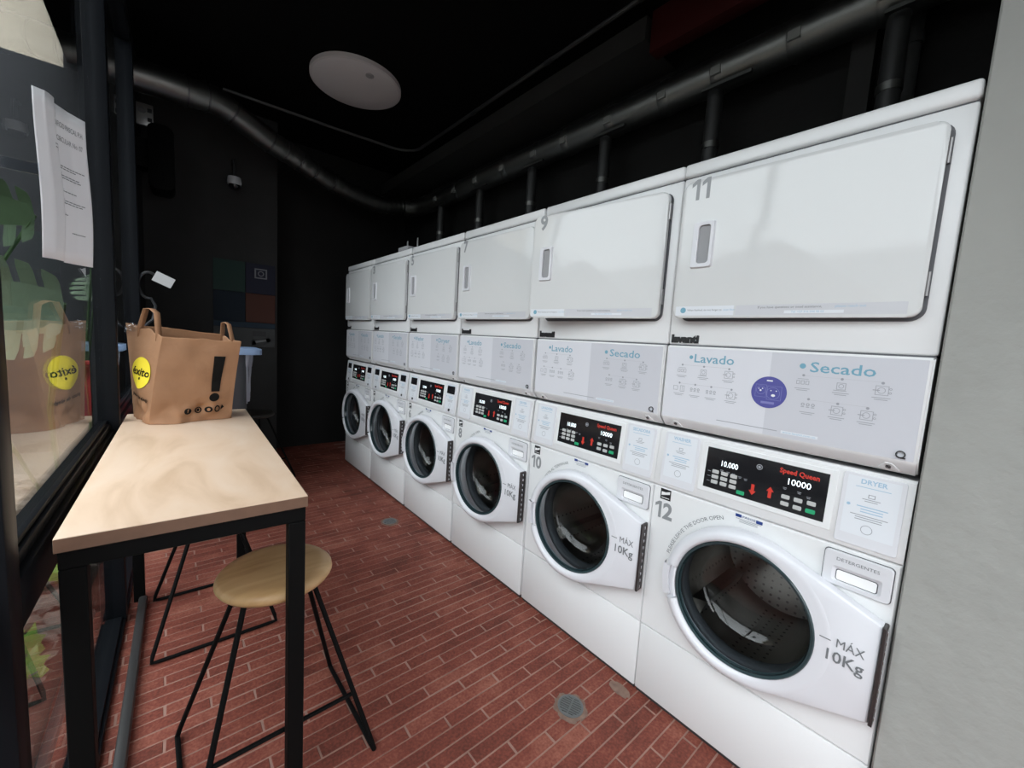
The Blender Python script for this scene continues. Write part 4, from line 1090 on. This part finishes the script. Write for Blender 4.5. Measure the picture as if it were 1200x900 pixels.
rb = struct('beam_red', MB().box((0.62, 0.2, 2.93), (0.70, 1.30, 3.14), 0.004).mesh('beam_red', REDP))
struct('beam_grey', MB().box((0.60, 1.32, 3.00), (0.94, 4.9, 3.12)).mesh('beam_grey', WALLB2))
struct('pilaster', MB().box((0.87, 0.38, 0), (0.949, 0.46, CEIL)).mesh('pilaster', WALLB2))
vp = thing('vertical_pipe', 'dark vertical pipe on the wall above dryer 11', 'pipe', (0.905, 0.277, 1.99))
link('pipe', MB().tube([(0, 0, 0), (0, 0, 1.28)], 0.036, 16).mesh('pipe', mat('dark_pipe', (0.05, 0.05, 0.05), 0.45)), vp)
link('collar', MB().tube([(0, 0, 0.62), (0, 0, 0.66)], 0.043, 16).mesh('collar', mat('dark_pipe', (0.05, 0.05, 0.05), 0.45)), vp)

# ------------------------------------------------------------------ small things at the back
sc_ = thing('security_camera', 'small white dome camera on a stalk on the back wall', 'camera', (-0.90, 4.62, 2.62))
link('stalk', MB().tube([(0, 0.0, 0.20), (0, -0.07, 0.20), (0, -0.09, 0.16), (0, -0.09, 0.05)], 0.012, 8).mesh('stalk', RUBBER), sc_)
link('housing', MB().lathe([(0.012, 0.055), (0.050, 0.045), (0.056, 0.0), (0.052, -0.022)], (0, -0.09, 0), 'z', 24).mesh('housing', mat('camera_white', (0.45, 0.45, 0.46), 0.5)), sc_)
m_ = MB().lathe([(0.045, -0.018), (0.042, -0.040), (0.025, -0.058), (0.003, -0.064)], (0, -0.09, 0), 'z', 24); m_.cap(-1)
link('dome', m_.mesh('dome', BLACKD), sc_)

po = thing('colour_panels', 'patchwork of coloured square panels and a picture on the dark back wall', 'wall panels', (-0.56, 4.62, 0))
def pnl(x0, x1, z0, z1, c, nm):
    return link('panel', MB().box((x0, -0.012, z0), (x1, -0.001, z1), 0.001, 1).mesh('panel', mat(nm, c, 0.7, spec=0.2)), po)
S_ = 0.250
pnl(-0.50, -0.252, 1.655, 1.94, (0.016, 0.034, 0.028), 'panel_green')
p2 = pnl(-0.248, 0.0, 1.655, 1.94, (0.014, 0.014, 0.026), 'panel_navy')
pnl(-0.50, -0.252, 1.375, 1.651, (0.007, 0.012, 0.019), 'panel_petrol')
pnl(-0.248, 0.0, 1.375, 1.651, (0.060, 0.022, 0.015), 'panel_rust')
pnl(-0.50, 0.0, 1.322, 1.371, (0.018, 0.030, 0.045), 'panel_blue')
p6 = pnl(-0.50, 0.0, 1.135, 1.318, (0.05, 0.05, 0.05), 'panel_pale')
link('icon', Print().frame(-0.175, -0.070, 1.80, 1.895, 0.012).ring(-0.122, 1.848, 0.026, 0.008).mesh('icon', mat('icon_grey', (0.16, 0.16, 0.17), 0.6), -0.0125), p2)
sh_ = Print().poly([(-0.20, 1.155), (-0.10, 1.150), (-0.03, 1.20), (-0.05, 1.235), (-0.12, 1.215), (-0.19, 1.21)]).rect(-0.19, -0.08, 1.24, 1.29).disc(-0.185, 1.175, 0.025, 12).disc(-0.06, 1.205, 0.022, 12)
link('picture', sh_.mesh('picture', mat('picture_dark', (0.012, 0.012, 0.012), 0.6), -0.0125), p6)
link('picture_light', Print().poly([(-0.165, 1.175), (-0.075, 1.195), (-0.08, 1.212), (-0.17, 1.195)]).mesh('picture_light', mat('picture_pale', (0.13, 0.13, 0.13), 0.6), -0.0130), p6)

bn = thing('laundry_bin', 'tall bin with pale blue rim and crumpled clear liner behind the paper bag', 'bin', (-1.20, 3.45, 0))
BLUEP = mat('pale_blue_plastic', (0.24, 0.34, 0.52), 0.45)
bx = [(-0.27, -0.17), (0.27, -0.17), (0.27, 0.17), (-0.27, 0.17)]
rim = MB(); P4 = rrect(-0.33, 0.33, -0.20, 0.20, 0.06, 5)
rim.prism(P4, 1.135, 1.175, 'xy', bev=0.008)
link('lid', rim.mesh('lid', BLUEP), bn)
link('body', MB().prism(rrect(-0.24, 0.24, -0.15, 0.15, 0.05, 5), 0.0, 1.133, 'xy').mesh('body', mat('bin_dark', (0.03, 0.03, 0.035), 0.5)), bn)
lin = MB(); n = 64; rings = []
for j in range(13):
    zz = 1.134 - 0.36 * j / 12; ring = []
    for k in range(n):
        t = 2 * math.pi * k / n; q_ = 0.016 * math.sin(9 * t + 2 * noise.noise(Vector((t, zz * 4, 0)))) + 0.02 * noise.noise(Vector((math.cos(t) * 3, math.sin(t) * 3, zz * 7)))
        sc2 = 1.0 - 0.10 * (j / 12)
        ring.append(lin.bm.verts.new(((0.290 + q_) * math.cos(t) * sc2, (0.178 + q_) * math.sin(t) * sc2, zz)))
    rings.append(ring)
for A, B in zip(rings, rings[1:]):
    for k in range(n): lin.bm.faces.new((A[k], A[(k + 1) % n], B[(k + 1) % n], B[k]))
LINER = mat('crumpled_film', (0.34, 0.35, 0.40), 0.16, spec=0.9)
link('liner', lin.mesh('liner', LINER, ang=60), bn)
rbg = thing('red_sack', 'red cloth sack squeezed between the window and the blue bin', 'sack', (-1.445, 3.02, 0))
m_ = MB(); bmesh.ops.create_icosphere(m_.bm, subdivisions=4, radius=1.0)
for v in m_.bm.verts:
    k = 1 + 0.12 * noise.noise(v.co * 2.0) + 0.05 * noise.noise(v.co * 6)
    z = (v.co.z * k + 1) / 2
    wd = 0.75 + 0.35 * math.sin(math.pi * min(1, z * 0.9 + 0.1))
    v.co = Vector((v.co.x * 0.075 * k * wd, v.co.y * 0.13 * k * wd, max(0.0, z * 1.10)))
link('sack_body', m_.mesh('sack_body', mat('red_cloth', (0.42, 0.012, 0.025), 0.7), ang=80), rbg)
link('sack_tie', MB().tube([(0.035 * math.cos(t), 0.055 * math.sin(t), 1.085) for t in [2 * math.pi * k / 16 for k in range(16)]], 0.012, 6, closed=True).mesh('sack_tie', mat('red_cloth', (0.42, 0.012, 0.025), 0.7)), rbg)

pl = thing('metal_latch', 'small galvanised latch plate high on the dark left wall past the window', 'latch', wl(0.001, 2.05, 2.77), RZ)
link('plate', MB().box((-0.001, -0.022, 0.0), (0.095, 0.0, 0.155), 0.004).mesh('plate', mat('zinc', (0.55, 0.55, 0.54), 0.35, metal=0.8)), pl)
link('keyhole', MB().lathe([(0.022, -0.024), (0.022, -0.027), (0.002, -0.0275)], (0.032, 0, 0.10), 'y', 14).mesh('keyhole', mat('zinc_dark', (0.25, 0.25, 0.25), 0.4, metal=0.8)), pl)
for z in (0.045, 0.110): link('bolt', MB().box((0.062, -0.026, z - 0.014), (0.088, -0.0225, z + 0.014)).mesh('bolt', RUBBER), pl)
hb = thing('wall_extractor', 'black rounded appliance hanging high on the dark left wall', 'appliance', wl(0.0, 2.0, 2.30), RZ)
link('housing', MB().prism(rrect(0.065, 0.215, 0.0, 0.46, 0.045, 6), -0.12, 0.12, 'xz', bev=0.01).mesh('housing', mat('satin_black', (0.002, 0.002, 0.002), 0.7, spec=0.1)), hb)
link('bracket', MB().box((0.0005, -0.06, 0.15), (0.067, 0.06, 0.35)).mesh('bracket', BLACKM), hb)
lo_ = thing('tagged_cable', 'black looped cable with a white paper tag behind the paper bag', 'cable', wl(0.0, 1.385, 1.56), RZ)
lp_ = [(0.075 + 0.052 * math.cos(t), 0.0, 0.0 + 0.085 * math.sin(t)) for t in [math.radians(50 + 230 * k / 16) for k in range(17)]]
link('cable', MB().tube([(0.031, 0.0, -0.16), (0.055, 0.0, -0.15)][:0] + lp_ + [(0.105, 0.0, -0.13), (0.09, 0.0, -0.22), (0.045, 0.0, -0.27), (0.031, 0.0, -0.28)], 0.009, 8).mesh('cable', RUBBER), lo_)
tg = MB().box((-0.052, -0.0015, -0.034), (0.052, 0.0015, 0.034), 0.0005, 1)
link('tag', tg.mesh('tag', mat('tag_paper', (0.55, 0.54, 0.54), 0.7)), lo_, (0.150, -0.012, 0.045), (0, math.radians(25), 0))

# ------------------------------------------------------------------ plants outside the window
def leaf_mat(nm, c, r=0.35): return mat(nm, c, r, spec=0.5, var=0.25, vscale=18)
MON = leaf_mat('monstera_green', (0.10, 0.17, 0.085)); MON2 = leaf_mat('monstera_pale', (0.22, 0.30, 0.20)); IVY = leaf_mat('ivy_bright', (0.20, 0.34, 0.055)); IVY2 = leaf_mat('ivy_dark', (0.055, 0.12, 0.035)); DRY = leaf_mat('dry_leaf', (0.19, 0.165, 0.14), 0.7)
def me_monstera(material):
    m = MB(); n = 6; L = 0.36
    # heart-shaped blade, whole near the midrib and slit into fingers towards the rim
    def pt(s_, t, r):
        wd = 0.185 * math.sin(math.pi * min(1.0, 0.16 + 0.84 * t)) ** 0.65
        x = s_ * wd * r; y = L * t + 0.06 * r * (1 - 1.3 * t) - 0.05 * r * (1 - t) ** 3
        return (x, y, -0.35 * x * x / 0.17 - 0.7 * (y - 0.12) ** 2 + 0.06 * abs(x))
    for s_ in (-1, 1):
        for k in range(n):
            ta, tb_ = k / n, (k + 1) / n; tm = tb_ - 0.30 / n
            grid = [[pt(s_, ta + (tb_ - ta) * q / 3, 0.0) for q in range(4)], [pt(s_, ta + (tb_ - ta) * q / 3, 0.42) for q in range(4)]]
            rim = [[pt(s_, ta + (tm - ta) * q / 3, r) for q in range(4)] for r in (0.42, 0.8)] + [[pt(s_, ta + (tm - ta) * (0.12 + 0.76 * q / 3), 1.0) for q in range(4)]]
            for G in (grid, rim):
                for A, B in zip(G, G[1:]):
                    for q in range(3):
                        f_ = [m.bm.verts.new(v) for v in (A[q], A[q + 1], B[q + 1], B[q])]
                        m.bm.faces.new(f_ if s_ < 0 else f_[::-1])
    bmesh.ops.remove_doubles(m.bm, verts=m.bm.verts, dist=1e-5)
    g = bmesh.ops.extrude_face_region(m.bm, geom=m.bm.faces[:])
    for e in g['geom']:
        if isinstance(e, bmesh.types.BMVert): e.co.z -= 0.0015
    return m.mesh('leaf', material, ang=60)
def me_ivy(material):
    m = MB(); c = m.bm.verts.new((0, 0, 0))
    out = [(0, -0.02), (0.035, -0.035), (0.055, 0.0), (0.035, 0.022), (0.045, 0.055), (0.018, 0.055), (0.0, 0.105), (-0.018, 0.055), (-0.045, 0.055), (-0.035, 0.022), (-0.055, 0.0), (-0.035, -0.035)]
    vs = [m.bm.verts.new((x, y, -0.25 * abs(x) - 0.12 * abs(y))) for x, y in out]
    for k in range(len(vs)): m.bm.faces.new((c, vs[k], vs[(k + 1) % len(vs)]))
    g = bmesh.ops.extrude_face_region(m.bm, geom=m.bm.faces[:])
    for e in g['geom']:
        if isinstance(e, bmesh.types.BMVert): e.co.z -= 0.0012
    return m.mesh('leaf', material, ang=50)
def monstera(base, leaves, label, material, key):
    t = thing('monstera_plant', label, 'plant', wl(*base), RZ, 'monstera plants outside the window')
    for (a, b, z, rx, ry, rz, s) in leaves:
        tip = Vector((a - base[0], b - base[1], z - base[2]))
        o = link('leaf', cached(key, lambda: me_monstera(material)), t, tip, (math.radians(rx), math.radians(ry), math.radians(rz))); o.scale = (s, s, s)
        link('stem', MB().tube([(0, 0, -0.02), tip * 0.5 + Vector((-0.05, 0.05, 0.12)), tip], 0.008, 6).mesh('stem', IVY2), t)
monstera((-0.30, 1.10, 0.10), [(-0.14, 0.28, 1.38, 0, 72, 97, 1.0), (-0.24, 0.75, 1.30, 10, 66, 80, 1.1), (-0.50, 0.40, 1.22, -10, 60, 100, 1.1)], 'monstera with large pale split leaves seen through the glass behind the paper bag', MON2, 'monl2')
monstera((-0.95, 1.15, 0.17), [(-0.30, 0.80, 1.80, 0, 65, 95, 0.9), (-0.62, 1.0, 1.72, 10, 60, 80, 1.0)], 'monstera with dark split leaves seen through the glass beside the paper notice', MON, 'monl1')
monstera((-0.32, 2.30, -0.04), [(-0.26, 2.05, 1.72, 60, 0, 8, 0.75), (-0.27, 2.25, 1.98, 55, 0, -12, 0.75), (-0.26, 2.35, 2.25, 50, 0, 15, 0.75), (-0.27, 2.15, 1.45, 60, 0, 0, 0.75)], 'leafy monstera seen through the last window pane next to the dark post', MON, 'monl1')
rs = random.Random(11)
def bank_z(a):
    for (a0, z0), (a1, z1) in zip(bank, bank[1:]):
        if a1 <= a <= a0: return z0 + (z1 - z0) * (a - a0) / (a1 - a0)
    return -0.04
def ivy(b0, b1, n, label):
    bc = (b0 + b1) / 2; base = (-0.22, bc, bank_z(-0.22))
    t = thing('ivy_plant', label, 'plant', wl(*base), RZ, 'low ivy plants outside the window')
    for k in range(n):
        a, b = rs.uniform(-0.34, -0.19), rs.uniform(b0, b1); z = bank_z(a) + rs.uniform(0.03, 0.16)
        mk = rs.choice((0, 0, 0, 1))
        o = link('leaf', cached('ivy%d' % mk, lambda: me_ivy(IVY if mk == 0 else IVY2)), t, (a - base[0], b - base[1], z - base[2]), (rs.uniform(0.1, 0.8), rs.uniform(0.1, 0.7), rs.uniform(-0.9, 0.9)))
        s = rs.uniform(0.7, 1.25); o.scale = (s, s, s)
    for k in range(5):
        a, b = rs.uniform(-0.33, -0.15), rs.uniform(b0, b1); z = bank_z(a) + 0.05
        link('stem', MB().tube([(0, 0, -0.01), Vector((a - base[0], b - bc, z - base[2])) * 0.5 + Vector((0, 0, 0.03)), (a - base[0], b - bc, z - base[2])], 0.003, 5).mesh('stem', IVY2), t)
ivy(-0.75, -0.05, 30, 'bright green ivy low outside, nearest through the lower pane')
ivy(0.15, 0.75, 12, 'sparse green ivy farther along outside the lower pane, behind the table leg')
m_ = MB()
for k in range(900):
    a, b = rs.uniform(-0.75, -0.165), rs.uniform(-1.4, 2.0); s = rs.uniform(0.03, 0.07); t = rs.uniform(0, 6.28); z = bank_z(a) + rs.uniform(0.015, 0.05)
    c, q_ = math.cos(t), math.sin(t); ti = rs.uniform(-0.5, 0.5)
    pts = [(-1, 0), (-0.3, 0.5), (0.5, 0.45), (1, 0), (0.5, -0.45), (-0.3, -0.5)]
    vs = [m_.bm.verts.new((a + s * (x * c - y * q_), b + s * (x * q_ + y * c), z + s * ti * x + s * 0.3 * abs(y) - 0.3 * s * (x * c - y * q_))) for x, y in pts]
    m_.bm.faces.new(vs)
ll = link('leaf_litter', m_.mesh('leaf_litter', DRY, smooth=False), gbk); ll['kind'] = 'stuff'
